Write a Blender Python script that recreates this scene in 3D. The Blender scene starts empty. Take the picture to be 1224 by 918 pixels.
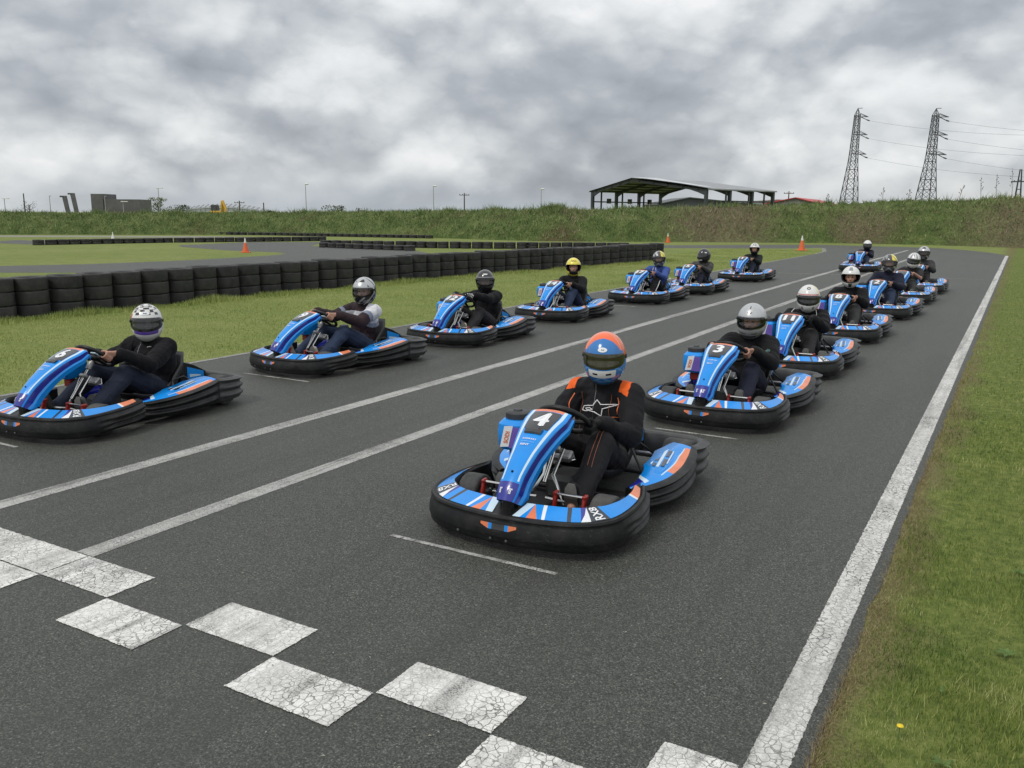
import bpy, math, random
import numpy as np
from mathutils import Vector, Matrix, noise as mnoise
from mathutils.bvhtree import BVHTree

random.seed(7); np.random.seed(7)
scene = bpy.context.scene
COL = bpy.data.collections.new('place'); scene.collection.children.link(COL)
PI = math.pi
R = math.radians

# ------------------------------------------------------------------ helpers
def tag(o, label=None, cat=None, group=None, kind=None):
    if label: o['label'] = label
    if cat: o['category'] = cat
    if group: o['group'] = group
    if kind: o['kind'] = kind
    return o

def empty(name, loc=(0, 0, 0), rz=0.0):
    o = bpy.data.objects.new(name, None); COL.objects.link(o)
    o.location = loc; o.rotation_euler = (0, 0, rz)
    o.empty_display_size = 0.1
    return o

def copy_tree(o, parent=None):
    c = o.copy(); COL.objects.link(c); c.parent = parent
    for ch in KIDS.get(o.name, []):
        k = copy_tree(ch, c); KIDS.setdefault(c.name, []).append(k)
    return c
KIDS = {}

class MB:
    def __init__(s): s.v = []; s.f = []; s.m = []
    def add(s, vs, fs, mat=0):
        b = len(s.v); s.v.extend([tuple(q) for q in vs])
        for f in fs: s.f.append(tuple(i + b for i in f)); s.m.append(mat)
    def box(s, c, d, mat=0, rot=None, bev=0.0):
        hx, hy, hz = d[0]/2, d[1]/2, d[2]/2
        b = min(bev, hx*.9, hy*.9, hz*.9)
        if b <= 0:
            vs = [(x, y, z) for x in (-hx, hx) for y in (-hy, hy) for z in (-hz, hz)]
            fs = [(0,1,3,2),(4,6,7,5),(0,4,5,1),(2,3,7,6),(0,2,6,4),(1,5,7,3)]
        else:
            vs = []; idx = {}
            for sx in (-1, 1):
                for sy in (-1, 1):
                    for sz in (-1, 1):
                        for ax in range(3):
                            p = [sx*(hx-b), sy*(hy-b), sz*(hz-b)]
                            p[ax] = (sx*hx, sy*hy, sz*hz)[ax]
                            idx[(sx,sy,sz,ax)] = len(vs); vs.append(tuple(p))
            fs = []
            for ax in range(3):
                o1, o2 = [a for a in range(3) if a != ax]
                for sg in (-1, 1):
                    q = []
                    for a, c2 in ((-1,-1),(1,-1),(1,1),(-1,1)):
                        k = [0,0,0]; k[ax] = sg; k[o1] = a; k[o2] = c2
                        q.append(idx[(k[0],k[1],k[2],ax)])
                    fs.append(tuple(q))
                for a in (-1, 1):
                    for c2 in (-1, 1):
                        q = []
                        for t, which in ((-1,o1),(1,o1),(1,o2),(-1,o2)):
                            k = [0,0,0]; k[ax] = t; k[o1] = a; k[o2] = c2
                            q.append(idx[(k[0],k[1],k[2],which)])
                        fs.append(tuple(q))
            for sx in (-1,1):
                for sy in (-1,1):
                    for sz in (-1,1): fs.append(tuple(idx[(sx,sy,sz,ax)] for ax in range(3)))
        if rot is not None: vs = [rot @ Vector(q) for q in vs]
        s.add([(q[0]+c[0], q[1]+c[1], q[2]+c[2]) for q in vs], fs, mat)
    def grid(s, rows, mat=0, closeu=False, closev=False, matf=None):
        n = len(rows); m = len(rows[0]); b = len(s.v)
        for r in rows: s.v.extend([tuple(q) for q in r])
        for i in range(n if closeu else n-1):
            for j in range(m if closev else m-1):
                i2 = (i+1) % n; j2 = (j+1) % m
                s.f.append((b+i*m+j, b+i*m+j2, b+i2*m+j2, b+i2*m+j))
                s.m.append(matf(i, j) if matf else mat)
    def tube(s, pts, r, seg=8, mat=0, caps=True, closed=False):
        P = [Vector(q) for q in pts]; n = len(P); rows = []
        up = None
        for i in range(n):
            if closed: t = P[(i+1) % n]-P[(i-1) % n]
            else: t = P[min(i+1, n-1)]-P[max(i-1, 0)]
            if t.length < 1e-9: t = Vector((0, 0, 1))
            t.normalize()
            if up is None:
                up = Vector((0, 0, 1)) if abs(t.z) < .9 else Vector((1, 0, 0))
            a = t.cross(up)
            if a.length < 1e-6: a = t.cross(Vector((0, 1, .1)))
            a.normalize(); bb = a.cross(t); up = bb
            rr = r[i] if isinstance(r, (list, tuple)) else r
            rows.append([P[i]+a*(rr*math.cos(2*PI*k/seg))+bb*(rr*math.sin(2*PI*k/seg)) for k in range(seg)])
        b = len(s.v)
        s.grid(rows, mat, closeu=closed, closev=True)
        if caps and not closed:
            s.f.append(tuple(b+k for k in range(seg))[::-1]); s.m.append(mat)
            s.f.append(tuple(b+(n-1)*seg+k for k in range(seg))); s.m.append(mat)
    def lathe(s, prof, c=(0,0,0), axis='z', seg=24, mat=0, cap=True, matf=None):
        rows = []
        for r, h in prof:
            row = []
            for k in range(seg):
                a = 2*PI*k/seg
                if axis == 'z': q = (r*math.cos(a), r*math.sin(a), h)
                elif axis == 'x': q = (h, r*math.cos(a), r*math.sin(a))
                else: q = (r*math.sin(a), h, r*math.cos(a))
                row.append((q[0]+c[0], q[1]+c[1], q[2]+c[2]))
            rows.append(row)
        b = len(s.v)
        s.grid(rows, mat, closev=True, matf=matf)
        if cap:
            n = len(prof)
            if prof[0][0] > 1e-5: s.f.append(tuple(b+k for k in range(seg))[::-1]); s.m.append(matf(0, 0) if matf else mat)
            if prof[-1][0] > 1e-5: s.f.append(tuple(b+(n-1)*seg+k for k in range(seg))); s.m.append(matf(n-2, 0) if matf else mat)
    def ell(s, c, rad, mat=0, rot=None, nu=14, nv=9):
        rows = []
        for i in range(nv+1):
            e = -PI/2+PI*i/nv
            row = []
            for k in range(nu):
                a = 2*PI*k/nu
                q = Vector((rad[0]*math.cos(e)*math.cos(a), rad[1]*math.cos(e)*math.sin(a), rad[2]*math.sin(e)))
                if rot is not None: q = rot @ q
                row.append(q+Vector(c))
            rows.append(row)
        s.grid(rows, mat, closev=True)
    def cap(s, a, b, ra, rb, seg=12):
        """a tapered limb segment with round ends"""
        a = Vector(a); b = Vector(b); t = (b-a)
        if t.length < 1e-6: t = Vector((0, 0, 1e-4))
        t.normalize()
        pts = []; rs = []
        for k in range(4):
            an = -PI/2+PI/2*k/4+.12
            pts.append(a+t*(ra*math.sin(an))); rs.append(ra*math.cos(an))
        pts.append(a); rs.append(ra); pts.append(b); rs.append(rb)
        for k in range(1, 5):
            an = PI/2*k/4-.12
            pts.append(b+t*(rb*math.sin(an))); rs.append(rb*math.cos(an))
        s.tube(pts, rs, seg)
    def data(s, name, mats, smooth=40):
        me = bpy.data.meshes.new(name)
        me.from_pydata(s.v, [], s.f)
        for m in (mats if isinstance(mats, (list, tuple)) else [mats]): me.materials.append(m)
        me.polygons.foreach_set('material_index', s.m)
        if smooth is not None:
            me.polygons.foreach_set('use_smooth', [True]*len(me.polygons))
            me.set_sharp_from_angle(angle=R(smooth))
        me.update()
        return me
    def build(s, name, mats, parent=None, smooth=40, fixn=True):
        me = s.data(name, mats, smooth)
        if fixn:
            import bmesh
            bm = bmesh.new(); bm.from_mesh(me)
            bmesh.ops.remove_doubles(bm, verts=bm.verts, dist=1e-5)
            bmesh.ops.recalc_face_normals(bm, faces=bm.faces)
            bm.to_mesh(me); bm.free()
        return link(name, me, parent)

def link(name, me, parent=None):
    o = bpy.data.objects.new(name, me); COL.objects.link(o)
    if parent is not None:
        o.parent = parent; KIDS.setdefault(parent.name, []).append(o)
    return o

def crom(pts, n):
    """n samples on a Catmull-Rom curve through pts, even in length"""
    P = [Vector(q) for q in pts]
    P = [P[0]*2-P[1]]+P+[P[-1]*2-P[-2]]
    out = []
    for i in range(1, len(P)-2):
        for k in range(24):
            t = k/24
            a, b, c, d = P[i-1], P[i], P[i+1], P[i+2]
            out.append(.5*((2*b)+(c-a)*t+(2*a-5*b+4*c-d)*t*t+(-a+3*b-3*c+d)*t**3))
    out.append(P[-2])
    L = [0]
    for i in range(1, len(out)): L.append(L[-1]+(out[i]-out[i-1]).length)
    res = []; j = 0
    for k in range(n):
        s = L[-1]*k/(n-1)
        while j < len(L)-2 and L[j+1] < s: j += 1
        t = (s-L[j])/max(1e-9, L[j+1]-L[j])
        res.append(out[j].lerp(out[j+1], min(1, t)))
    return res

def interp(x, xs, ys):
    return float(np.interp(x, xs, ys))

def heavy(vs, fs, w):
    """thicken lettering by laying shifted copies a hair above each other: (verts, faces, lift)"""
    out = []
    for i, (dx, dy) in enumerate(((0, 0), (w, 0), (-w, 0), (0, w*.7), (0, -w*.7))):
        out.append(([(x+dx, y+dy) for x, y in vs], fs, i*.0003))
    return out
# text -> triangles in 2D
_TXT = {}
def text2d(body, bold=0.0):
    key = (body, bold)
    if key in _TXT: return _TXT[key]
    cu = bpy.data.curves.new('lettering', 'FONT'); cu.body = body; cu.offset = bold; cu.resolution_u = 4
    ob = bpy.data.objects.new('lettering', cu); COL.objects.link(ob)
    dg = bpy.context.evaluated_depsgraph_get()
    me = bpy.data.meshes.new_from_object(ob.evaluated_get(dg))
    vs = np.array([v.co[:2] for v in me.vertices]); fs = [tuple(p.vertices) for p in me.polygons]
    bpy.data.objects.remove(ob); bpy.data.curves.remove(cu); bpy.data.meshes.remove(me)
    lo = vs.min(0); hi = vs.max(0)
    vs = (vs-(lo+hi)/2)/(hi[1]-lo[1])      # height 1, centred
    _TXT[key] = (vs, fs); return vs, fs

# ------------------------------------------------------------------ materials
class NT:
    def __init__(s, m):
        m.use_nodes = True; s.t = m.node_tree; s.t.nodes.clear()
    def n(s, typ, **kw):
        nd = s.t.nodes.new(typ)
        for k, v in kw.items():
            if k.startswith('_'): setattr(nd, k[1:], v)
        return nd
    def l(s, a, b): s.t.links.new(a, b)
    def noise(s, vec, scale, detail=4, rough=.55, dist=0.0):
        nd = s.t.nodes.new('ShaderNodeTexNoise'); nd.inputs['Scale'].default_value = scale
        nd.inputs['Detail'].default_value = detail; nd.inputs['Roughness'].default_value = rough
        nd.inputs['Distortion'].default_value = dist
        if vec is not None: s.l(vec, nd.inputs['Vector'])
        return nd.outputs['Fac']
    def ramp(s, fac, stops):
        nd = s.t.nodes.new('ShaderNodeValToRGB')
        el = nd.color_ramp.elements
        while len(el) < len(stops): el.new(.5)
        for e, (p, c) in zip(el, stops):
            e.position = p; e.color = (c, c, c, 1) if not isinstance(c, (tuple, list)) else (*c, 1)
        s.l(fac, nd.inputs['Fac']); return nd.outputs['Color']
    def math(s, op, a, b=None, clamp=False):
        nd = s.t.nodes.new('ShaderNodeMath'); nd.operation = op; nd.use_clamp = clamp
        for i, x in enumerate((a, b)):
            if x is None: continue
            if isinstance(x, (int, float)): nd.inputs[i].default_value = x
            else: s.l(x, nd.inputs[i])
        return nd.outputs[0]
    def mix(s, fac, a, b, blend='MIX'):
        nd = s.t.nodes.new('ShaderNodeMix'); nd.data_type = 'RGBA'; nd.blend_type = blend
        for sock, x in ((nd.inputs[0], fac), (nd.inputs[6], a), (nd.inputs[7], b)):
            if isinstance(x, (int, float)): sock.default_value = x
            elif isinstance(x, (tuple, list)): sock.default_value = (*x, 1)
            else: s.l(x, sock)
        return nd.outputs[2]
    def mapping(s, vec, scale=(1,1,1), loc=(0,0,0), rot=(0,0,0)):
        nd = s.t.nodes.new('ShaderNodeMapping'); nd.inputs['Scale'].default_value = scale
        nd.inputs['Location'].default_value = loc; nd.inputs['Rotation'].default_value = rot
        s.l(vec, nd.inputs['Vector']); return nd.outputs[0]
    def coords(s, which='Object'):
        return s.t.nodes.new('ShaderNodeTexCoord').outputs[which]
    def pos(s): return s.t.nodes.new('ShaderNodeNewGeometry').outputs['Position']
    def bump(s, h, strength=.3, dist=.01):
        nd = s.t.nodes.new('ShaderNodeBump'); nd.inputs['Strength'].default_value = strength
        nd.inputs['Distance'].default_value = dist; s.l(h, nd.inputs['Height']); return nd.outputs[0]
    def out(s, color, rough=.6, normal=None, metal=0.0, spec=.5, coat=0.0, coatr=.05, alpha=None, sheen=0.0, trans=None):
        p = s.t.nodes.new('ShaderNodeBsdfPrincipled'); o = s.t.nodes.new('ShaderNodeOutputMaterial')
        for name, x in (('Base Color', color), ('Roughness', rough), ('Metallic', metal), ('Specular IOR Level', spec), ('Coat Weight', coat), ('Coat Roughness', coatr), ('Sheen Weight', sheen)):
            if isinstance(x, (int, float)): p.inputs[name].default_value = x
            elif isinstance(x, (tuple, list)): p.inputs[name].default_value = (*x, 1)
            else: s.l(x, p.inputs[name])
        if alpha is not None: p.inputs['Alpha'].default_value = alpha
        if normal is not None: s.l(normal, p.inputs['Normal'])
        s.l(p.outputs[0], o.inputs['Surface']); return p

_M = {}
def scuffs(t, co, c, amt, col=(.10, .10, .10)):
    a = t.noise(t.mapping(co, (6, 60, 60), rot=(.3, .2, .5)), 1.6, 3, .6); b = t.noise(co, 2.3, 3)
    return t.mix(t.math('MULTIPLY', t.math('MULTIPLY', t.ramp(a, [(.60, 0.0), (.68, 1.0)]), t.ramp(b, [(.42, 0.0), (.6, 1.0)])), amt), c, col)
def mat(name, col, rough=.5, var=.15, scale=20, bump=0.0, bscale=None, dist=.004, metal=0.0, coat=0.0, spec=.5, rvar=.1, dust=0.0, sheen=0.0, alpha=None, scuff=0.0, each=0.0):
    """a procedural surface: base colour with small noise, uneven gloss, optional relief and dust"""
    if name in _M: return _M[name]
    m = bpy.data.materials.new(name); t = NT(m); co = t.coords()
    f = t.noise(co, scale, 5)
    lo = tuple(max(0, c*(1-var)) for c in col); hi = tuple(min(1, c*(1+var)) for c in col)
    c = t.mix(t.ramp(f, [(.3, 0.0), (.7, 1.0)]), lo, hi)
    if dust > 0:
        g = t.noise(co, 7, 6, .6)
        c = t.mix(t.math('MULTIPLY', t.ramp(g, [(.42, 0.0), (.75, 1.0)]), dust), c, (.16, .15, .13))
    if scuff: c = scuffs(t, co, c, scuff)
    if each:
        oi = t.n('ShaderNodeObjectInfo'); c = t.mix(t.math('MULTIPLY', oi.outputs['Random'], each), c, (.075, .07, .06))
    r = t.math('ADD', t.math('MULTIPLY', t.math('SUBTRACT', t.noise(co, scale*.6, 4), .5), rvar*2), rough, True)
    nrm = t.bump(t.noise(co, bscale or scale*3, 4), bump, dist) if bump else None
    t.out(c, r, nrm, metal, spec, coat, .06, alpha, sheen)
    _M[name] = m; return m

BLK = mat('black_plastic', (.0075, .008, .009), .46, .3, 14, .25, 160, .002, rvar=.15, dust=.10, spec=.35, scuff=.5)
BLKG = mat('grey_scuffed_plastic', (.040, .042, .045), .5, .25, 10, .25, 120, .002, dust=.3, scuff=.5)
RUB = mat('tyre_rubber', (.045, .046, .046), .75, .3, 30, .4, 120, .003, dust=.4)
BLUE = mat('blue_bodywork', (.0, .275, .82), .30, .08, 6, coat=.22, spec=.45, dust=.07, rvar=.16, each=.07)
NAVY = mat('navy_bodywork', (.012, .02, .27), .28, .1, 6, coat=.5)
PALE = mat('pale_sticker', (.60, .76, .86), .3, .06, 8, coat=.4, dust=.1)
WHT = mat('white_sticker', (.80, .82, .84), .35, .05, 12, coat=.2, dust=.08)
ORG = mat('orange_sticker', (.80, .22, .09), .35, .10, 10, coat=.3, dust=.12)
DARKB = mat('dark_sticker', (.018, .028, .045), .25, .2, 8, coat=.4, dust=.1)
PLATE = mat('number_plate_black', (.022, .024, .028), .22, .2, 9, coat=.6)
CHROME = mat('bright_steel', (.62, .62, .60), .22, .1, 40, metal=1.0)
STEEL = mat('dull_steel', (.32, .32, .33), .4, .25, 25, metal=.9)
RED = mat('red_pedal_paint', (.30, .012, .008), .4, .2, 15, coat=.2, dust=.1)
FRAME = mat('frame_paint', (.02, .021, .024), .4, .3, 18)
ALU = mat('cast_aluminium', (.40, .40, .41), .5, .25, 20, .2, 60, metal=.85)
VIOLET = mat('violet_sticker', (.16, .10, .45), .35, .1, 8, coat=.2)
SKIN = mat('skin', (.45, .24, .17), .5, .12, 40, .1, 150, spec=.4)
DARK = mat('helmet_lining', (.012, .012, .013), .9, .2, 30)
# ------------------------------------------------------------------ the go-kart (front towards -y, driver's left towards +x)
def frames(pts, n):
    P = crom([(x, y, 0) for x, y in pts], n)
    N = []
    for i in range(n):
        t = P[min(i+1, n-1)]-P[max(i-1, 0)]; t.normalize()
        N.append(Vector((t.y, -t.x, 0)))
    return P, N
HALF = [(0, -1.072), (.24, -1.052), (.448, -.988), (.574, -.852), (.612, -.67), (.60, -.457), (.537, -.256)]
FULLP = [(-x, y) for x, y in HALF[:0:-1]]+HALF
NB = 97
BP, BN = frames(FULLP, NB)
def bump_at(s):
    f = (s+1)/2*(NB-1); i = min(NB-2, int(f)); t = f-i
    return BP[i].lerp(BP[i+1], t), BN[i].lerp(BN[i+1], t).normalized()
def deckw(s): return interp(abs(s), [0, .1, .35, .5, .6, .75, .95, 1], [.175, .175, .165, .15, .12, .09, .065, .03])
def deckz(s): return .208+.025*interp(abs(s), [0, .5, 1], [0, .2, 1])
def dslope(s): return interp(abs(s), [0, .5, .7, 1], [.036, .040, .028, .02])
def deck_pt(s, w, off=0.0):
    p, n = bump_at(s)
    d = deckw(s)
    q = p-n*(.03+w*(d-.03))
    return Vector((q.x, q.y, deckz(s)+dslope(s)*w+off))
def side_k(s): return interp(abs(s), [.58, .72], [0, 1])

def make_front_bumper(parent):
    mb = MB(); rows = []
    for i in range(NB):
        s = -1+2*i/(NB-1); p, n = BP[i], BN[i]; k = side_k(s); zt = deckz(s); d = deckw(s)
        low = .045+.02*k
        prof = [(-.09, low+.01), (-.03, low), (-.012, low+.004), (.004, low+.02)]
        for j in range(15):
            z = low+.035+(zt-.03-low-.035)*j/14
            f = j/14
            u = .012+.006*math.sin(PI*f)*(1-k)-.012*f*(1-k)
            u += k*(.004+.012*math.cos(2*PI*2.4*f+.3))
            prof.append((u-.008*(1-k)*max(0, 1-f*5), z))
        prof += [(-.004, zt-.018), (.001, zt-.008), (-.004, zt+.004), (-.018, zt+.008), (-.027, zt+.001), (-.03, zt), (-d, zt+dslope(s)-.002), (-d-.012, zt+.012), (-d-.008, zt-.05), (-.085, low+.03)]
        rows.append([(p.x+n.x*u, p.y+n.y*u, z) for u, z in prof])
    mb.grid(rows, 0, closev=True)
    b = len(mb.v)-len(rows[0])
    mb.f.append(tuple(range(len(rows[0])))); mb.m.append(0)
    mb.f.append(tuple(b+k for k in range(len(rows[0])))); mb.m.append(0)
    # screw heads on the lower lip
    bum = mb.build('front_bumper', [BLK], parent, 45)
    # coloured graphics on the upper deck
    mats = [BLUE, NAVY, PALE, WHT, ORG, DARKB]
    def strip(a0, b0, a1, b1, m, off=.0025, w0=.04, w1=.97):
        n = max(2, int(abs(max(a1, b1)-min(a0, b0))*60))
        rows = []
        for i in range(n+1):
            t = i/n
            rows.append([deck_pt(a0+(a1-a0)*t, w0, off), deck_pt((a0+b0)/2+((a1+b1)/2-(a0+b0)/2)*t, (w0+w1)/2, off), deck_pt(b0+(b1-b0)*t, w1, off)])
        g.grid(rows, m)
    for sg in (1, -1):
        g = MB()
        def st(a0, b0, a1, b1, m, **kw): strip(sg*a0, sg*b0, sg*a1, sg*b1, m, **kw)
        st(.050, .075, .085, .120, 2)
        st(.085, .120, .115, .120, 0); st(.115, .120, .165, .1205, 4)
        st(.165, .1205, .185, .165, 0); st(.185, .165, .200, .185, 3)
        st(.200, .185, .300, .290, 0); st(.300, .290, .318, .318, 5)
        st(.318, .318, .365, .385, 0); st(.365, .385, .366, .430, 1)
        st(.366, .430, .415, .4305, 3); st(.415, .4305, .520, .520, 5)
        st(.520, .520, .80, .80, 0); st(.80, .80, .82, .82, 3); st(.82, .82, .96, .96, 4)
        # lettering across the dark patch
        vs, fs = text2d('RX8', .02)
        for_v = []
        for x, y in vs:
            a = x/2.0; w = .5+a*.72                    # reading direction runs across the deck
            if sg < 0: w = 1-w
            s = .468-(y*.055)-(.0 if sg > 0 else 0)
            if sg < 0: s = .468+y*.055*-1
            for_v.append(deck_pt(sg*s, w, .0045))
        g.add(for_v, fs, 3)
        g.build('bumper_graphic', mats, bum, 30, fixn=False)
    # badge let into the front face
    bd = MB()
    def fp(x, z):
        s = x/1.45; p, n = bump_at(s); f = (z-.08)/.13
        u = .012+.006*math.sin(PI*f)-.012*f+.0035
        return (p.x+n.x*u, p.y+n.y*u, z-.022)
    for x0, x1, m in ((-.125, -.07, 4), (-.07, -.045, 0), (-.045, .045, 5), (.045, .07, 0), (.07, .125, 4)):
        n = 4; rows = []
        for i in range(n+1):
            x = x0+(x1-x0)*i/n; dz = .012*max(0, (abs(x)-.07)/.055)
            rows.append([fp(x, .158+dz*1.6), fp(x, .19)])
        bd.grid(rows, m)
    bd.build('bumper_badge', [BLUE, NAVY, PALE, WHT, ORG, BLKG], bum, 30, fixn=False)
    sc = MB()
    for x in (-.3, -.05, .06):
        p = fp(x, .105); sc.ell(p, (.009, .006, .009), 0, nu=8, nv=5)
    sc.build('bumper_screw', [BLKG], bum)
    return bum

# front fairing
FC = crom([(0, -1.008, .278), (0, -.965, .345), (0, -.872, .434), (0, -.745, .523), (0, -.605, .598), (0, -.44, .655)], 41)
def fair_w(v): return interp(v, [0, .08, .22, .45, .68, .88, 1], [.048, .060, .060, .076, .104, .128, .125])
def fair_pt(u, v, off=0.0):
    f = max(0, min(1, v))*(len(FC)-1); i = min(len(FC)-2, int(f)); t = f-i
    p = FC[i].lerp(FC[i+1], t)
    tg = (FC[min(i+2, len(FC)-1)]-FC[max(0, i-1)]).normalized()
    n = Vector((0, -tg.z, tg.y))           # outwards: front and up
    if n.z < 0 and n.y > 0: n = -n
    q = p+n*(.020*(1-u*u)+off)
    return Vector((u*fair_w(v), q.y, q.z)), n
def make_fairing(parent):
    mb = MB(); rows = []; NV = 60; us = [-1, -.9, -.74, -.5, -.2, .2, .5, .74, .9, 1]
    for i in range(NV+1):
        v = i/NV; row = []
        d = interp(v, [0, .1, .3, .6, .9, 1], [.10, .13, .12, .10, .085, .06])
        (pl, n), (pr, _) = fair_pt(-1, v), fair_pt(1, v)
        def side(sg, f, out): p = pr if sg > 0 else pl; return p-n*(d*f)+Vector((sg*out, 0, 0))
        row += [side(-1, 1, .012)-Vector((-.012, 0, 0)), side(-1, 1, .016), side(-1, .62, .022), side(-1, .52, .008), side(-1, .1, .007)]
        for u in us: row.append(fair_pt(u, v)[0])
        row += [side(1, .1, .007), side(1, .52, .008), side(1, .62, .022), side(1, 1, .016), side(1, 1, .012)-Vector((.012, 0, 0))]
        rows.append(row)
    # the top edge rolls back over the wheel
    e = rows[-1]
    rows.append([(q[0]*.97, q[1]+.016, q[2]-.004) for q in e]); rows.append([(q[0]*.93, q[1]+.02, q[2]-.03) for q in e])
    def mf(i, j):
        v = i/NV
        if j in (2, 3, 10+4, 10+5, 2+14): pass
        if j in (2, 16): return 0
        if j in (3, 15): return 1
        if 4 < j < 14:
            if j in (6, 12) and .16 < v < .985: return 2
            if v < .15: return 1
            if v > .955 and 6 < j < 12: return 3
        if j in (0, 1, 17, 18): return 0
        return 0
    mb.grid(rows, 0, matf=mf)
    fa = mb.build('front_fairing', [BLUE, NAVY, PALE, ORG], parent, 35)
    # inside is dark: a second skin
    ins = MB(); rows2 = []
    for i in range(0, NV+1, 4):
        v = i/NV; a, n = fair_pt(-.96, v); b, _ = fair_pt(.96, v); c, _ = fair_pt(0, v)
        rows2.append([a-n*.08, a-n*.012, c-n*.018, b-n*.012, b-n*.08])
    ins.grid(rows2); ins.build('fairing_inside', [BLKG], fa, 60)
    # small lines of lettering under the plate and on the tip, the bolt
    LBS = mat('light_blue_sticker', (.2, .5, .85), .35)
    def put(body, uc, vc, h, bold=.0, m=0, wid=None):
        tx = MB(); vs, fs = text2d(body, bold); out = []
        for x, y in vs:
            v = vc+y*h/.80
            uu = uc+x*h/fair_w(vc)*(1 if wid is None else wid)
            out.append(fair_pt(uu, v, .0035)[0])
        tx.add(out, fs, m); tx.build('fairing_lettering', [WHT, LBS], fa, 30, fixn=False)
    put('SODIKART', 0.02, .575, .013, .02); put('sodikart.com', 0.0, .545, .011, .01, 1); put('RENT', -.1, .51, .016, .03)
    for sg in (-1, 1):
        vs, fs = text2d('sodi', .03)
        tx = MB(); tx.add([fair_pt(sg*.5+y*.016/.05, .075+x*.016/.8, .0035)[0] for x, y in vs], fs, 0); tx.build('fairing_lettering', [WHT], fa, 30, fixn=False)
    bo = MB(); p, n = fair_pt(0, .235, .003); bo.ell(p, (.007, .007, .007), nu=8, nv=5); bo.build('fairing_bolt', [BLK], fa)
    # vent below the plate
    ve = MB(); rows = []
    for v, o in ((.635, .004), (.645, .012), (.68, .014), (.70, .005)):
        rows.append([fair_pt(u, v, o)[0] for u in (-.52, -.46, 0, .46, .52)])
    ve.grid(rows); ve.build('fairing_vent', [PLATE], fa, 30, fixn=False)
    return fa
def plate_data(num):
    mb = MB(); rows = []
    for i in range(13):
        v = .705+(.955-.705)*i/12
        rows.append([fair_pt(u*.70, v, .0025)[0] for u in np.linspace(-1, 1, 9)])
    mb.grid(rows, 0)
    if num:
        vs, fs = text2d(num); h = .128
        for vv, ff, lift in heavy(vs, fs, .075):
            out = []
            for x, y in vv:
                v = .832+y*h/.70
                out.append(fair_pt(x*h*.95/fair_w(v), v, .0045+lift)[0])
            mb.add(out, ff, 1)
    return mb.data('number_plate', [PLATE, WHT], 30)

PODH = [(.455, -.245), (.55, -.14), (.618, .01), (.640, .21), (.624, .40), (.604, .52), (.592, .585)]
def make_pod(parent, sg):
    n = 41; P, N = frames(PODH, n)
    mb = MB(); rows = []
    def top(i): return .185+.085*(i/(n-1))
    for i in range(n):
        p, nn = P[i], N[i]; t = i/(n-1); zt = top(i); e = min(1, t*8, (1-t)*8); low = .055
        prof = [(-.07, low+.02), (-.02, low)]
        for j in range(22):
            f = j/21; z = low+.01+(zt-low-.015)*f
            prof.append((e*(.008+.013*math.cos(2*PI*2.5*f+2.9)), z))
        prof += [(-.012, zt+.006), (-.03, zt+.008), (-.045, zt+.002), (-.10, zt-.005), (-.11, low+.05)]
        rows.append([(sg*(p.x+nn.x*u), p.y+nn.y*u, z) for u, z in prof])
    mb.grid(rows, 0, closev=True)
    m = len(rows[0]); b = len(mb.v)-m
    mb.f.append(tuple(range(m))); mb.m.append(0); mb.f.append(tuple(b+k for k in range(m))); mb.m.append(0)
    pod = mb.build('side_pod', [BLK], parent, 50)
    # coloured panel rising from the rail towards the seat
    g = MB(); rows = []
    W = [0, .22, .26, .42, .46, 1]
    for i in range(n):
        t = i/(n-1); p, nn = P[i], N[i]; zt = top(i)
        inner = interp(t, [0, .15, .4, .75, 1], [.03, .11, .20, .21, .12])
        row = []
        for w in W:
            d = .034+w*inner
            row.append((sg*(p.x-nn.x*d), p.y-nn.y*d, zt+.006+.03*math.sin(w*1.5)*min(1, inner/.15)))
        rows.append(row)
    def mf(i, j):
        t = i/n
        if j == 0: return 2 if .40 < t < .92 else 0
        if j == 1: return 3 if .3 < t < .9 else 0
        if t < .10 and j > 2: return 1
        if .12 < t < .16: return 3
        return 0
    g.grid(rows, 0, matf=mf)
    # inner wall going down to the floor
    g.grid([[r[-1], (r[-1][0]-sg*.004, r[-1][1], .06)] for r in rows], 1)
    g.build('pod_panel', [BLUE, NAVY, ORG, PALE], pod, 40)
    # raised pad with dark slots
    pad = MB()
    c = Vector((sg*.468, .26, .243)); A = .068; B = .262
    ang = [2*PI*k/40 for k in range(40)]
    def ring(f, z, tw=0): return [(c.x+sg*(.0)+A*f*math.copysign(abs(math.cos(a))**.8, math.cos(a))-sg*.12*(B*f*math.sin(a)), c.y+B*f*math.sin(a), z+.10*(B*f*math.sin(a))) for a in ang]
    pad.grid([ring(1.06, .215), ring(1.0, .252), ring(.93, .262), ring(.5, .267), ring(.02, .268)], 0, closev=True, matf=lambda i, j: 1 if i == 0 else 0)
    for k, (ox, oy, lx, ly, m) in enumerate(((-.030, -.13, .018, .05, 2), (-.030, .0, .022, .13, 2), (-.026, .13, .018, .06, 2), (.026, -.08, .022, .12, 2), (.024, .08, .020, .11, 2), (-.003, .0, .018, .32, 3), (-.050, .0, .010, .26, 3), (.046, .02, .008, .22, 3))):
        x0 = c.x+sg*ox-sg*.12*oy
        pad.box((x0, c.y+oy, .2685+.10*oy), (lx, ly, .005), m, Matrix.Rotation(sg*.12, 3, 'Z') @ Matrix.Rotation(.1, 3, 'X'))
    pad.build('pod_pad', [BLUE, NAVY, DARKB, PALE], pod, 40)
    return pod

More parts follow.
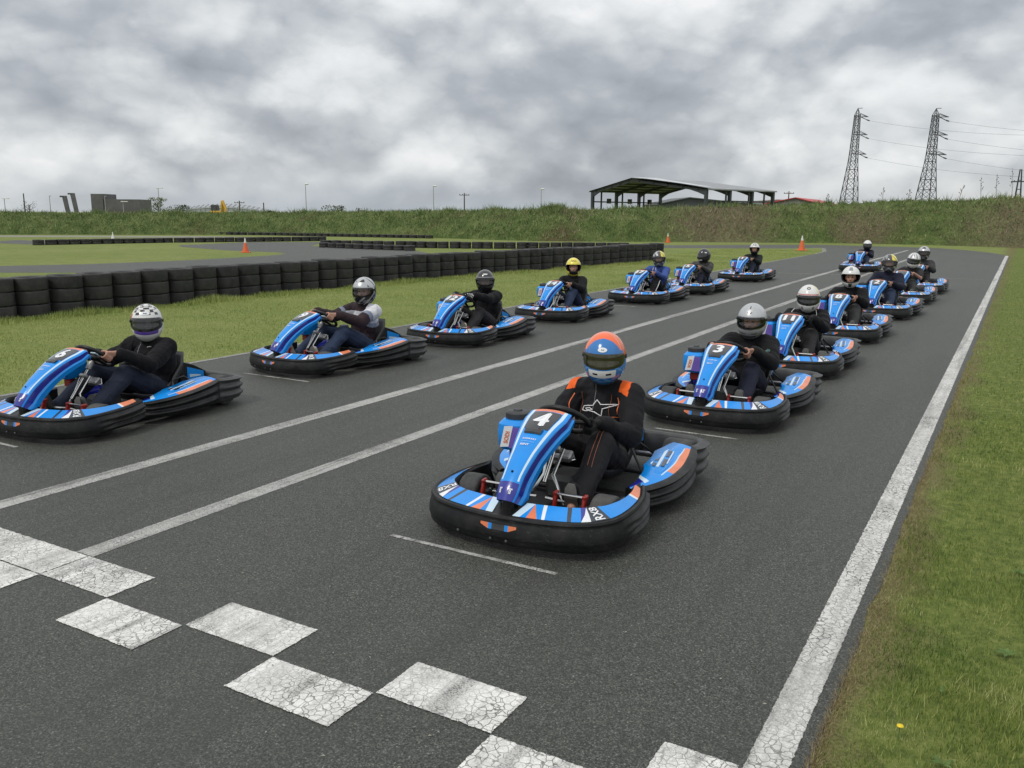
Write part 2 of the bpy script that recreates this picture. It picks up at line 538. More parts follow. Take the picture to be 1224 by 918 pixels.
def make_kart(parent):
    make_front_bumper(parent)
    fa = make_fairing(parent)
    for sg in (1, -1): make_pod(parent, sg)
    # rear bumper wrapping round the rear wheels
    path = [(.588, .578), (.602, .65), (.606, .74), (.580, .86), (.485, .945), (.25, .97), (0, .975)]
    path = path+[(-x, y) for x, y in path[-2::-1]]
    n = 81; P, N = frames(path, n); mb = MB(); rows = []
    for i in range(n):
        p, nn = P[i], N[i]; t = i/(n-1); e = min(1, .35+t*14, .35+(1-t)*14); zt = .268-.018*min(1, t*5, (1-t)*5); low = .06
        prof = [(-.07, low+.02), (-.02, low)]
        for j in range(24):
            f = j/23; z = low+.01+(zt-low-.015)*f
            prof.append((e*(.008+.014*math.cos(2*PI*2.5*f+2.9)), z))
        prof += [(-.006, zt+.004), (-.02, zt+.012), (-.045, zt+.010), (-.06, zt-.002), (-.065, low+.05)]
        rows.append([(p.x+nn.x*u, p.y+nn.y*u, z) for u, z in prof])
    mb.grid(rows, 0, closev=True); m = len(rows[0]); b = len(mb.v)-m
    mb.f.append(tuple(range(m))); mb.m.append(0); mb.f.append(tuple(b+k for k in range(m))); mb.m.append(0)
    mb.build('rear_bumper', [BLKG], parent, 50)
    # chassis: floor tray and tubes
    mb = MB()
    mb.grid([[(x*wd, y, .055) for x in (-1, -.3, .3, 1)] for y, wd in ((-.80, .20), (-.55, .24), (-.3, .36), (.1, .36), (.1001, .36))], 0)
    mb.grid([[(x*wd, y, .048) for x in (-1, -.3, .3, 1)] for y, wd in ((-.80, .20), (-.55, .24), (-.3, .36), (.1, .36), (.1001, .36))], 0)
    for sg in (1, -1):
        mb.tube(crom([(sg*.15, -.88, .09), (sg*.22, -.7, .085), (sg*.30, -.4, .08), (sg*.36, 0, .08), (sg*.34, .5, .08), (sg*.30, .87, .10)], 20), .016, 8, 1)
        mb.tube(crom([(sg*.36, -.25, .09), (sg*.44, -.15, .12), (sg*.47, .1, .12), (sg*.47, .35, .12), (sg*.36, .5, .09)], 14), .011, 8, 1)
        mb.tube(crom([(sg*.12, -.9, .10), (sg*.3, -.93, .14), (sg*.44, -.84, .14), (sg*.46, -.72, .12)], 10), .01, 8, 1)
    mb.tube([(-.30, -.62, .11), (.30, -.62, .11)], .015, 8, 1); mb.tube([(-.36, -.1, .08), (.36, -.1, .08)], .014, 8, 1)
    mb.tube([(-.33, .48, .08), (.33, .48, .08)], .014, 8, 1)
    mb.tube([(-.52, .735, .14), (.52, .735, .14)], .02, 10, 2)
    mb.tube([(-.30, .87, .10), (0, .89, .13), (.30, .87, .10)], .014, 8, 1)
    mb.box((0, -.945, .225), (.075, .07, .15), 0, None, .01); mb.box((0, -.9, .13), (.10, .06, .10), 0, None, .01)
    mb.build('chassis', [BLK, FRAME, STEEL], parent)
    # wheels
    for (x, y, rr, w, k) in ((.425, -.605, .130, .125, 1), (-.425, -.605, .130, .125, 1), (.430, .735, .140, .20, 0), (-.430, .735, .140, .20, 0)):
        rm = MB(); h = w/2
        rm.lathe([(.03, -h*.5), (.06, -h*.55), (.062, -h*.9), (.068, -h*.95), (.068, h*.95), (.062, h*.9), (.06, h*.55), (.03, h*.5)], (x, y, rr), 'x', 20, 0)
        rm.lathe([(.022, -h*1.02), (.026, -h*.9), (.026, h*.9), (.022, h*1.02)], (x, y, rr), 'x', 10, 0)
        wh = rm.build('wheel', [ALU], parent)
        ty = MB()
        prof = [(.066, -h*.86), (.075, -h*1.0), (rr*.80, -h*1.03), (rr*.94, -h*.96), (rr*.985, -h*.84), (rr, -h*.6), (rr, h*.6), (rr*.985, h*.84), (rr*.94, h*.96), (rr*.80, h*1.03), (.075, h), (.066, h*.86)]
        ty.lathe(prof, (x, y, rr), 'x', 32, 0, cap=False)
        ty.build('tyre', [RUB], wh, 50)
    # steering linkage: stub axle, tie rods
    mb = MB()
    for sg in (1, -1):
        mb.tube([(sg*.03, -.56, .17), (sg*.33, -.59, .16)], .008, 8, 0)
        mb.box((sg*.335, -.61, .13), (.05, .05, .10), 1, None, .008)
        mb.tube([(sg*.34, -.61, .13), (sg*.44, -.605, .13)], .012, 8, 0)
        mb.ell((sg*.33, -.59, .165), (.016, .016, .016), 0, nu=8, nv=6)
    mb.build('tie_rod', [CHROME, FRAME], parent)
    # steering wheel
    nrm = Vector((0, .64, .768)); up = Vector((0, -.768, .64)); c = Vector((0, -.25, .570))
    mb = MB(); pts = []
    for k in range(48):
        a = 2*PI*k/48; rad = .158
        fl = 1.0-.10*max(0, -math.sin(a))**6
        pts.append(c+Vector((1, 0, 0))*(rad*math.cos(a))+up*(rad*math.sin(a)*fl))
    mb.tube(pts, .0165, 10, 0, closed=True)
    sw = mb.build('steering_wheel', [BLK], parent)
    sp = MB()
    for a in (R(0), R(180), R(270)):
        e = c+Vector((1, 0, 0))*(.150*math.cos(a))+up*(.150*math.sin(a)); 
        sp.tube([c-nrm*.012, e], [.02, .012], 8, 0)
    sp.ell(c-nrm*.012, (.045, .045, .03), 0, nu=12, nv=7)
    sp.build('wheel_spokes', [BLK], sw)
    hb = MB(); hb.box((.0, c.y-.005, c.z+.02), (.07, .045, .012), 0, Matrix.Rotation(R(-50), 3, 'X'), .004); hb.build('hub_pad', [PALE], sw)
    mb = MB(); mb.tube([c-nrm*.015, c-nrm*.42], .012, 10, 0)
    mb.tube([c-nrm*.06, c-nrm*.13], .026, 10, 1); mb.box(tuple(c-nrm*.2), (.08, .03, .05), 1, Matrix.Rotation(R(40), 3, 'X'), .006)
    mb.tube([(.05, -.36, .42), (.03, -.46, .28), (.12, -.5, .12)], .011, 8, 0); mb.tube([(-.05, -.36, .42), (-.03, -.46, .28), (-.12, -.5, .12)], .011, 8, 0)
    mb.tube([(.0, -.30, .40), (.07, -.27, .38), (.09, -.28, .34), (.05, -.31, .33)], .006, 6, 0)
    mb.box((.02, -.30, .36), (.12, .07, .05), 1, Matrix.Rotation(R(35), 3, 'X'), .01)
    mb.build('steering_column', [CHROME, ALU], parent)
    # fuel tank between the knees
    mb = MB(); mb.box((0, -.20, .15), (.20, .24, .16), 0, None, .03); mb.build('fuel_tank', [BLKG], parent)
    # coolant / fairing box on the driver's right with a black cap
    mb = MB(); cx = -.315; rows = []
    for z, f in ((.365, .86), (.385, .98), (.48, 1.02), (.525, .97), (.55, .74)):
        rows.append([(cx+.100*f*math.copysign(abs(math.cos(a))**.55, math.cos(a)), -.26+.125*f*math.copysign(abs(math.sin(a))**.55, math.sin(a)), z) for a in [2*PI*k/28 for k in range(28)]])
    b0 = len(mb.v); mb.grid(rows, 0, closev=True); mb.f.append(tuple(range(28))); mb.m.append(0); mb.f.append(tuple(4*28+k for k in range(28))); mb.m.append(0)
    tk = mb.build('side_tank', [BLUE], parent, 35)
    cp = MB(); cp.lathe([(.074, .545), (.078, .556), (.076, .585), (.066, .594), (.03, .596), (.026, .606), (.010, .607)], (cx, -.26, 0), 'z', 20, 0); cp.build('tank_cap', [BLKG], tk)
    st = MB(); st.grid([[(cx-.055+.06*t+.03*q, -.3925, .385+.135*q+.008*t) for q in (0, .5, 1)] for t in (0, .5, 1)], 0)
    st.grid([[(cx+.005+.085*t+.03*q*(1-t), -.391, .385+.135*q) for q in (0, .5, 1)] for t in (0, .5, 1)], 1)
    vs, fs = text2d('SODI', .03); st.add([(cx-.008+y*-.03+x*.006, -.3955, .452+x*.026) for x, y in vs], fs, 2)
    st.build('tank_sticker', [WHT, VIOLET, ORG], tk, 30, fixn=False)
    lg = MB(); lg.tube([(cx-.03, -.28, .37), (cx-.02, -.25, .10)], .012, 8); lg.tube([(cx+.05, -.22, .37), (cx+.03, -.2, .10)], .012, 8); lg.box((cx+.01, -.28, .32), (.09, .07, .07), 1, None, .01); lg.build('tank_bracket', [FRAME, RED], tk)
    # pedals: red uprights with a bright foot bar
    for sg in (1, -1):
        mb = MB(); x0 = sg*.235
        for dx in (-.09, .09):
            mb.box((x0+dx, -.685, .17), (.020, .036, .14), 0, Matrix.Rotation(R(-16), 3, 'X'), .005)
            mb.box((x0+dx, -.66, .245), (.024, .05, .028), 0, None, .006)
        mb.box((x0, -.70, .105), (.21, .03, .02), 0, None, .005)
        pd = mb.build('pedal', [RED], parent)
        b = MB(); b.tube([(x0-.10, -.665, .245), (x0+.10, -.665, .245)], .008, 8); b.build('foot_bar', [CHROME], pd)
    SEATM = mat('seat_shell', (.03, .031, .032), .38, .2, 12, dust=.15)
    # seat: bucket shell
    prof = crom([(0, -.03, .205), (0, .08, .125), (0, .22, .085), (0, .36, .10), (0, .46, .17), (0, .535, .30), (0, .585, .42), (0, .61, .50)], 22)
    rows = []
    for i, p in enumerate(prof):
        v = i/21; t = (prof[min(21, i+1)]-prof[max(0, i-1)]).normalized(); nn = Vector((0, -t.z, t.y))
        if nn.z < 0 and i < 10: nn = -nn
        if i >= 10 and nn.y > 0: nn = -nn
        w = interp(v, [0, .3, .6, .85, 1], [.16, .19, .20, .20, .14]); hgt = interp(v, [0, .15, .45, .7, .9, 1], [.02, .07, .14, .12, .06, .01])
        row = []
        for a in np.linspace(-1, 1, 15):
            q = abs(a); x = math.copysign(w*min(1, q*1.35)**.9, a); up_ = hgt*max(0, (q-.35)/.65)**1.7
            row.append(p+Vector((x, 0, 0))+nn*up_)
        rows.append(row)
    mb = MB(); mb.grid(rows, 0); o = mb.build('seat', [SEATM], parent, 60)
    md = o.modifiers.new('s', 'SOLIDIFY'); md.thickness = .012; md.offset = 0
    dg = bpy.context.evaluated_depsgraph_get(); me = bpy.data.meshes.new_from_object(o.evaluated_get(dg)); o.modifiers.clear(); o.data = me
    # seat struts
    for sg in (1, -1):
        mb = MB(); mb.tube([(sg*.34, .30, .09), (sg*.21, .38, .27), (sg*.19, .54, .28), (sg*.31, .74, .11)], .009, 8); mb.build('seat_strut', [FRAME], parent)
    # engine and exhaust behind the driver's right, cover on the left
    mb = MB(); mb.box((-.35, .36, .20), (.17, .20, .20), 0, None, .02); mb.lathe([(.06, 0), (.062, .03), (.058, .10), (.05, .11)], (-.35, .36, .30), 'z', 16, 1)
    for k in range(5): mb.box((-.35, .36, .235+.022*k), (.185, .215, .008), 0)
    en = mb.build('engine', [ALU, BLK], parent)
    af = MB(); af.lathe([(.05, 0), (.06, .01), (.06, .12), (.05, .13)], (-.30, .50, .30), 'y', 16, 0); af.build('air_filter', [BLK], en)
    mb = MB(); mb.tube(crom([(-.30, .30, .22), (-.20, .55, .20), (-.12, .80, .20), (.05, .90, .20)], 14), [.022]*7+[.045]*7, 12, 0); mb.build('exhaust', [STEEL], parent)
    # rear cover: dark hump with a blue wedge behind the seat
    mb = MB()
    rows = [[(x, y, z) for y, z in ((.57, .14), (.57, .36), (.62, .40), (.74, .36), (.89, .28), (.89, .16))] for x in (-.26, -.245, .10, .115)]
    rows[0] = [(q[0], q[1]+.01, q[2]-.01) for q in rows[0]]; rows[-1] = [(q[0], q[1]+.01, q[2]-.01) for q in rows[-1]]
    mb.grid(rows, 0); mb.f.append((0, 1, 2, 3, 4, 5)); mb.m.append(0); mb.f.append((18, 19, 20, 21, 22, 23)); mb.m.append(0)
    rc = mb.build('engine_cover', [BLK], parent, 30)
    w = MB(); w.add([(.119, .66, .22), (.119, .66, .345), (.119, .87, .275), (.119, .87, .20)], [(0, 1, 2, 3)]); w.add([(.1195, .69, .24), (.1195, .69, .27), (.1195, .83, .245), (.1195, .83, .235)], [(0, 1, 2, 3)], 1); w.build('cover_sticker', [BLUE, PALE], rc, 30, fixn=False)
    return fa
# ------------------------------------------------------------------ drivers
def remesh(mb, voxel, smooth=4, fac=.5):
    me = bpy.data.meshes.new('lump'); me.from_pydata(mb.v, [], mb.f)
    o = bpy.data.objects.new('lump', me); COL.objects.link(o)
    a = o.modifiers.new('r', 'REMESH'); a.mode = 'VOXEL'; a.voxel_size = voxel; a.use_smooth_shade = True
    if smooth:
        b = o.modifiers.new('s', 'SMOOTH'); b.iterations = smooth; b.factor = fac
    dg = bpy.context.evaluated_depsgraph_get()
    out = bpy.data.meshes.new_from_object(o.evaluated_get(dg))
    bpy.data.objects.remove(o); bpy.data.meshes.remove(me)
    out.materials.clear()
    out.polygons.foreach_set('use_smooth', [True]*len(out.polygons))
    return out

def folds(me, amp, f1=9, f2=24, stretch=(1, 1, .6), seed=0):
    n = len(me.vertices); co = np.empty(n*3); me.vertices.foreach_get('co', co); co = co.reshape(-1, 3)
    no = np.array([v.normal[:] for v in me.vertices]); d = np.empty(n)
    for i in range(n):
        p = Vector((co[i, 0]*stretch[0]+seed, co[i, 1]*stretch[1], co[i, 2]*stretch[2]))
        w = mnoise.noise(p*4)*.35
        q = p+Vector((w, w, -w))*.25
        a = mnoise.noise(q*f1); b = mnoise.noise(q*f2)
        d[i] = amp*((1-2*abs(a))*.75+.5*(1-2*abs(b))*.5)
    co += no*d[:, None]
    me.vertices.foreach_set('co', co.ravel()); me.update()

def setmats(me, mats, fn=None):
    for m in mats: me.materials.append(m)
    if fn:
        idx = [fn(p.center, p.normal) for p in me.polygons]
        me.polygons.foreach_set('material_index', idx)

def bez(a, b, c, n=7):
    a, b, c = Vector(a), Vector(b), Vector(c)
    return [a.lerp(b, t).lerp(b.lerp(c, t), t) for t in np.linspace(0, 1, n)]

WC = Vector((0, -.25, .570)); WN = Vector((0, .64, .768)); WU = Vector((0, -.768, .64))

# helmet: shape as a function of direction
HEL = dict(a=.139, bf=.163, bb=.182, c=.163)
def helm_pt(az, el, k=1.0):
    """az 0 = front (-y), positive towards +x"""
    ce, se = math.cos(el), math.sin(el)
    fy = -math.cos(az)*ce; fx = math.sin(az)*ce; fz = se
    b = HEL['bf'] if fy < 0 else HEL['bb']
    r = 1/math.sqrt((fx/HEL['a'])**2+(fy/b)**2+(fz/HEL['c'])**2)
    if el < 0:
        front = max(0, math.cos(az))
        r *= 1+.22*front**2*math.sin(min(1, -el/R(52))*PI*.62)+.10*(1-front)*min(1, -el/R(50))
    p = Vector((fx*r, fy*r, fz*r))
    zb = -.154-.013*max(0, math.cos(az))+.012*abs(math.sin(az))
    if p.z < zb: p = Vector((p.x*(1-.25*(zb-p.z)/.06), p.y*(1-.25*(zb-p.z)/.06), zb))
    return p*k
PORT = [19, 17]
def visor_edge(az):
    """lower and upper edge of the eye port, in elevation, or None"""
    a = abs(az)
    if a > R(77): return None
    f = max(0, 1-(a/R(77))**9)**.5
    return (R(1)-R(PORT[0])*f+R(5)*(a/R(77))**2, R(1)+R(PORT[1])*f)

def make_helmet(parent, colf, mats, visor='dark', c=(0, 0, 0), rot=None, tint=None, hi=True, extras=()):
    """shell with a real eye port, lining, visor, chin vents"""
    M = Matrix.Translation(Vector(c)) @ (rot.to_4x4() if rot else Matrix())
    NA, NE = (120, 84) if hi else (72, 48)
    els = [R(-72)+(R(90)-R(-72))*i/NE for i in range(NE+1)]
    azs = [-PI+2*PI*k/NA for k in range(NA)]
    mb = MB()
    V = [[None]*NA for _ in range(NE+1)]
    for i, e in enumerate(els):
        for k, a in enumerate(azs):
            ee = e
            ed = visor_edge(a)
            if ed is not None:                       # snap a row of vertices to the port's edges
                st = els[1]-els[0]
                for x in ed:
                    if abs(e-x) <= st/2: ee = x
            p = helm_pt(a, ee)
            rel = ee
            # raised brow and chin lines
            V[i][k] = M @ (p)
    for r in V: mb.v.extend([tuple(q) for q in r])
    hole = set()
    for i in range(NE):
        for k in range(NA):
            k2 = (k+1) % NA
            em = (els[i]+els[i+1])/2; am = azs[k]+PI/NA
            ed = visor_edge(am)
            if ed is not None and ed[0] < em < ed[1]: hole.add((i, k)); continue
            mb.f.append((i*NA+k, i*NA+k2, (i+1)*NA+k2, (i+1)*NA+k))
            mb.m.append(colf(am, em))
    sh = mb.build('helmet', mats, parent, 60)
    # lining: inner skin with the same port, plus the rim between
    ln = MB(); V2 = [[M @ (helm_pt(a, e, .86)) for a in azs] for e in els]
    for r in V2: ln.v.extend([tuple(q) for q in r])
    for i in range(NE):
        for k in range(NA):
            if (i, k) in hole: continue
            k2 = (k+1) % NA
            ln.f.append((i*NA+k, i*NA+k2, (i+1)*NA+k2, (i+1)*NA+k)); ln.m.append(0)
    rim = {}
    for lo_hi in (0, 1):
        ring = []
        for t in np.linspace(-1, 1, 61):
            a = R(76.5)*t; ed = visor_edge(a); ring.append((a, ed[lo_hi]))
        ln.grid([[M @ helm_pt(a, e, 1.004) for a, e in ring], [M @ helm_pt(a, e+(R(2.4) if lo_hi == 0 else -R(2.4)), 1.0) for a, e in ring], [M @ helm_pt(a, e, .85) for a, e in ring]], 0)
    ln.build('helmet_lining', [DARK], sh, 60)
    if visor != 'open':
        vb = MB(); rows = []
        for t in np.linspace(-1, 1, 41):
            a = R(75.5)*t; lo, hi_ = visor_edge(a)
            rows.append([M @ helm_pt(a, lo+(hi_-lo)*f, 1.012 if 0 < f < 1 else 1.006) for f in np.linspace(-.06, 1.08, 9)])
        vb.grid(rows, 0)
        vb.build('visor', [tint], sh, 60)
    # pivot plates, neck roll, front vents
    pv = MB()
    for sg in (1, -1):
        p = M @ helm_pt(sg*R(84), R(5), 1.004); q = (M.to_3x3() @ Vector((sg, 0, 0))).normalized()
        pv.tube([p-q*.006, p+q*.006], [.017, .014], 14)
    pv.build('visor_pivot', [extras[0] if extras else BLK], sh)
    nk = MB(); nk.tube([M @ (helm_pt(a, R(-60), .96)+Vector((0, 0, -.004))) for a in np.linspace(-PI, PI, 40)[:-1]], .012, 8, closed=True)
    nk.build('helmet_edge', [DARK], sh)
    return sh, M

def helmet_decal(sh, M, polys, mats, name='helmet_mark', k=1.02):
    """polys: list of (points2d in metres right/up, az0, el0, mat)"""
    mb = MB()
    for pts, fs, az0, el0, m in polys:
        mb.add([M @ helm_pt(az0+x/.145, el0+y/.15, k+.004*m) for x, y in pts], fs, m)
    mb.build(name, mats, sh, 30, fixn=False)
def oval(rx, ry, n=20):
    v = [(0, 0)]; f = []
    for k in (1, 2, 3): v += [(rx*k/3*math.cos(2*PI*i/n), ry*k/3*math.sin(2*PI*i/n)) for i in range(n)]
    for i in range(n):
        j = (i+1) % n; f.append((0, 1+i, 1+j))
        for k in (0, 1): f.append((1+k*n+i, 1+k*n+n+i, 1+k*n+n+j, 1+k*n+j))
    return v, f

def person(label, kart, P):
    """a seated driver. P: dict of pose and clothing"""
    vox = P.get('vox', .007); near = vox < .009
    tw = P.get('twist', 0.0); lean = P.get('lean', 0.0); bulk = P.get('bulk', 1.0)
    hz = P.get('hz', .90)+.0
    X = lambda x, y, z: Vector((x+lean*max(0, z-.25), y, z))
    ts = (hz-.235)/(.905-.235); Z = lambda z: .19+(z-.19)*ts; bk = max(0, 1-ts)*.10-.045
    pel = Vector((0, .315, .19)); ab = X(0, .375+bk*.7, Z(.34)); ch = X(0, .40+bk, Z(.53)); nb = X(0, .375+bk, Z(.70))
    head = X(0, P.get('hy', .315)-.02, hz)
    shl = {s: X(s*.185*bulk**.3, .37+bk, Z(.655)) for s in (1, -1)}
    hang = {1: P.get('hl', 8), -1: P.get('hr', 172)}       # place of the hands on the wheel, degrees
    hand = {}
    for s in (1, -1):
        a = R(hang[s]); rad = (Vector((1, 0, 0))*math.cos(a)+WU*math.sin(a))
        hand[s] = (WC+rad*.158, rad, (WU*math.cos(a)-Vector((1, 0, 0))*math.sin(a)))
    elbow = {}; wrist = {}
    for s in (1, -1):
        hp, rad, tg = hand[s]
        wrist[s] = hp+rad*.022+WN*.055+Vector((s*.012, .055, -.02))
        m = (shl[s]+wrist[s])/2; dv = wrist[s]-shl[s]; L = dv.length; ua = .30
        hgt = math.sqrt(max(.0025, ua*ua-(L/2)**2))
        out = Vector((s*P.get('elb', .7), .15, -1)).normalized(); out -= dv.normalized()*out.dot(dv.normalized()); out.normalize()
        elbow[s] = m+out*hgt
    kz = P.get('kz', .395); kx = P.get('kx', .17)
    hip = {s: Vector((s*.095, .31, .19)) for s in (1, -1)}
    knee = {s: Vector((s*kx, P.get('ky', -.10), kz+(P.get('dk', 0)*s))) for s in (1, -1)}
    ank = {s: Vector((s*.215, -.50, .145)) for s in (1, -1)}
    # ---- body: one continuous skin
    b = MB(); hr = Matrix.Rotation(P.get('yaw', 0), 3, 'Z') @ Matrix.Rotation(P.get('pitch', 0), 3, 'X') @ Matrix.Rotation(P.get('roll', 0), 3, 'Y')
    H = lambda x, y, z: head+hr @ Vector((x, y, z))
    b.cap(pel, ab, .12, .115); b.cap(ab, ch, .115, .125); b.cap(ch, nb-Vector((0, 0, .03)), .12, .07); b.cap(nb-Vector((0, 0, .04)), H(0, .03, -.06), .055, .052)
    b.ell(H(0, .005, .01), (.072, .092, .105), rot=hr); b.cap(H(0, -.035, -.075), H(0, -.02, -.02), .042, .055)
    b.ell(H(0, -.055, -.035), (.05, .045, .055), rot=hr)
    b.cap(H(0, -.083, .012), H(0, -.105, -.022), .010, .014); b.ell(H(0, -.086, -.058), (.024, .012, .010), rot=hr)
    for s in (1, -1):
        b.ell(H(s*.031, -.080, .030), (.022, .010, .007), rot=hr); b.ell(H(s*.040, -.068, -.022), (.020, .016, .014), rot=hr); b.ell(H(s*.073, .01, -.01), (.008, .018, .028), rot=hr)
        b.cap(X(s*.05, .38+bk, Z(.66)), shl[s], .065, .062); b.cap(shl[s], elbow[s], .052, .042); b.cap(elbow[s], wrist[s], .043, .028)
        hp, rad, tg = hand[s]
        pc = hp+(rad*math.cos(R(50))+WN*math.sin(R(50)))*.034
        for off in (-.028, -.009, .010, .029):
            b.cap(wrist[s], pc+tg*off, .020, .0125)
        for f in range(4):
            off = -.033+.0215*f; ln_ = (.85, 1, 1.04, .95)[f]; rr = .0092
            pts = [hp+tg*off+(rad*math.cos(R(q))+WN*math.sin(R(q)))*.0275 for q in (55, 5, -55*ln_, -115*ln_, -165*ln_)]
            for i in range(4): b.cap(pts[i], pts[i+1], rr-.0004*i, rr-.0004*(i+1), 8)
        th = [pc+tg*.015, hp+tg*.042+(rad*math.cos(R(95))+WN*math.sin(R(95)))*.032, hp+tg*.055+(rad*math.cos(R(140))+WN*math.sin(R(140)))*.028]
        b.cap(th[0], th[1], .014, .0115, 8); b.cap(th[1], th[2], .0115, .0095, 8)
        b.cap(hip[s], knee[s], .075, .055); b.cap(knee[s], ank[s], .052, .035); b.cap(ank[s], Vector((s*.225, -.62, .16)), .032, .028); b.cap(pel, hip[s], .10, .085)
    me = remesh(b, min(vox, .006) if near else vox, 3, .4); setmats(me, [P.get('skin', SKIN)])
    body = link('person', me); body.location = kart.location+Vector((*P.get('off', (0, 0)), 0)); body.rotation_euler = kart.rotation_euler
    tag(body, label, 'person', 'seated drivers of the karts')
    # eyes
    if near:
        e = MB()
        for s in (1, -1): e.ell(H(s*.030, -.084, .012), (.012, .007, .006), rot=hr, nu=10, nv=6)
        e.build('eyes', [mat('eye_dark', (.03, .02, .015), .2)], body)
    # ---- jacket
    j = MB(); k = bulk
    j.cap(pel+Vector((0, 0, .05)), ab, .148*k, .150*k); j.cap(ab, ch, .150*k, .152*k); j.ell(ch+Vector((0, .0, -.03)), (.19*k, .135*k, .19)); j.cap(ch, nb-Vector((0, 0, .08)), .13*k, .11)
    j.ell(ab+Vector((0, -.05, -.04)), (.15*k, .125*k, .13))
    for s in (1, -1):
        j.cap(X(s*.04, .385+bk, Z(.665)), shl[s], .080, .080*k**.5); j.cap(shl[s], shl[s].lerp(elbow[s], .5), .080*k**.5, .071*k**.5); j.cap(shl[s].lerp(elbow[s], .5), elbow[s], .071*k**.5, .062); j.cap(elbow[s], elbow[s].lerp(wrist[s], .8), .063, .044)
        if not P.get('short'): j.cap(elbow[s].lerp(wrist[s], .8), wrist[s]+(elbow[s]-wrist[s])*.08, .045, .041)
    if P.get('short'):
        j = MB()
        j.cap(pel+Vector((0, 0, .05)), ab, .135*k, .137*k); j.cap(ab, ch, .137*k, .142*k); j.ell(ch+Vector((0, 0, -.03)), (.18*k, .13*k, .19)); j.cap(ch, nb-Vector((0, 0, .08)), .12*k, .10)
        for s in (1, -1): j.cap(X(s*.04, .385+bk, Z(.665)), shl[s], .075, .075); j.cap(shl[s], shl[s].lerp(elbow[s], .75), .072, .064)
    j.cap(nb-Vector((0, 0, .07)), nb+Vector((0, -.012, .02)), .092, .078)
    me = remesh(j, vox, 4, .5); folds(me, .017 if near else .014, 7, 19, seed=P.get('seed', 0))
    S_ = dict(shl=shl, ts=ts)
    jm = P['jacket'] if isinstance(P['jacket'], list) else [P['jacket']]
    setmats(me, jm, (lambda c, n: P['jfn'](c, n, S_)) if P.get('jfn') else None)
    jk = link('jacket', me, body)
    # ---- trousers
    t = MB()
    for s in (1, -1):
        t.cap(pel, hip[s], .13, .115); t.cap(hip[s], hip[s].lerp(knee[s], .5), .112, .097); t.cap(hip[s].lerp(knee[s], .5), knee[s], .097, .080)
        t.cap(knee[s], knee[s].lerp(ank[s], .5), .079, .070); t.cap(knee[s].lerp(ank[s], .5), ank[s], .070, .058)
    me = remesh(t, vox, 4, .5); folds(me, .011, 7, 19, seed=P.get('seed', 0)+5, stretch=(1, .7, 1))
    tm = P['trousers'] if isinstance(P['trousers'], list) else [P['trousers']]
    setmats(me, tm, P.get('tfn')); tr = link('trousers', me, body)
    # ---- shoes
    for s in (1, -1):
        sh = MB(); a = ank[s]
        sh.cap(a+Vector((0, .01, .02)), a+Vector((0, .02, -.045)), .048, .045); sh.cap(a+Vector((0, .01, -.05)), a+Vector((s*.005, -.075, .03)), .045, .042); sh.cap(a+Vector((s*.005, -.075, .03)), a+Vector((s*.01, -.10, .125)), .043, .034)
        me = remesh(sh, max(vox, .007), 3); setmats(me, [P.get('shoe', BLKG)]); so = link('shoe', me, body)
        sl = MB(); sl.grid([[a+Vector((s*.01+dx*w, y, z)) for dx in (-1, 0, 1)] for y, z, w in ((.04, -.096, .036), (-.03, -.085, .040), (-.095, -.03, .042), (-.135, .06, .042), (-.14, .13, .036), (-.128, .16, .02))], 0)
        sl.build('sole', [mat('shoe_sole', (.10, .10, .095), .7)], so, 60)
    # ---- gloves
    if P.get('glove'):
        for s in (1, -1):
            g = MB(); hp, rad, tg = hand[s]; pc = hp+(rad*math.cos(R(50))+WN*math.sin(R(50)))*.036
            for off in (-.030, -.010, .010, .030): g.cap(wrist[s], pc+tg*off, .025, .0165)
            g.cap(wrist[s], wrist[s]+(elbow[s]-wrist[s]).normalized()*.04, .040, .046)
            for f in range(4):
                off = -.033+.0215*f
                pts = [hp+tg*off+(rad*math.cos(R(q))+WN*math.sin(R(q)))*.0285 for q in (55, 5, -55, -115, -158)]
                for i in range(4): g.cap(pts[i], pts[i+1], .0125, .0118, 8)
            g.cap(pc+tg*.015, hp+tg*.045+(rad*math.cos(R(95))+WN*math.sin(R(95)))*.033, .0175, .015, 8); g.cap(hp+tg*.045+(rad*math.cos(R(95))+WN*math.sin(R(95)))*.033, hp+tg*.058+(rad*math.cos(R(140))+WN*math.sin(R(140)))*.03, .0145, .0125, 8)
            me = remesh(g, .006 if near else .009, 2, .4)
            gm = P['glove'] if isinstance(P['glove'], list) else [P['glove']]
            if len(gm) > 1:
                setmats(me, gm, lambda c, n: 1 if (n.dot(WN) > -.1 and math.sin(((c-hp).dot(tg))*2*PI/.021) > .1 and (c-hp).length < .075) else 0)
            else: setmats(me, gm)
            link('glove', me, body)
    # ---- helmet
    PORT[:] = P.get('port', (19, 17) if P.get('visor') != 'open' else (27, 18))
    sh, M = make_helmet(body, P['hcol'], P['hmats'], P.get('visor', 'dark'), head+hr @ Vector((0, .012, .012)), hr, P.get('tint'), near)
    if P.get('marks'): helmet_decal(sh, M, P['marks'], P['hmarkm'])
    return body, jk, tr, sh, M, dict(head=head, hr=hr, shl=shl, elbow=elbow, wrist=wrist, knee=knee, hip=hip, ank=ank, ch=ch, nb=nb, ab=ab)

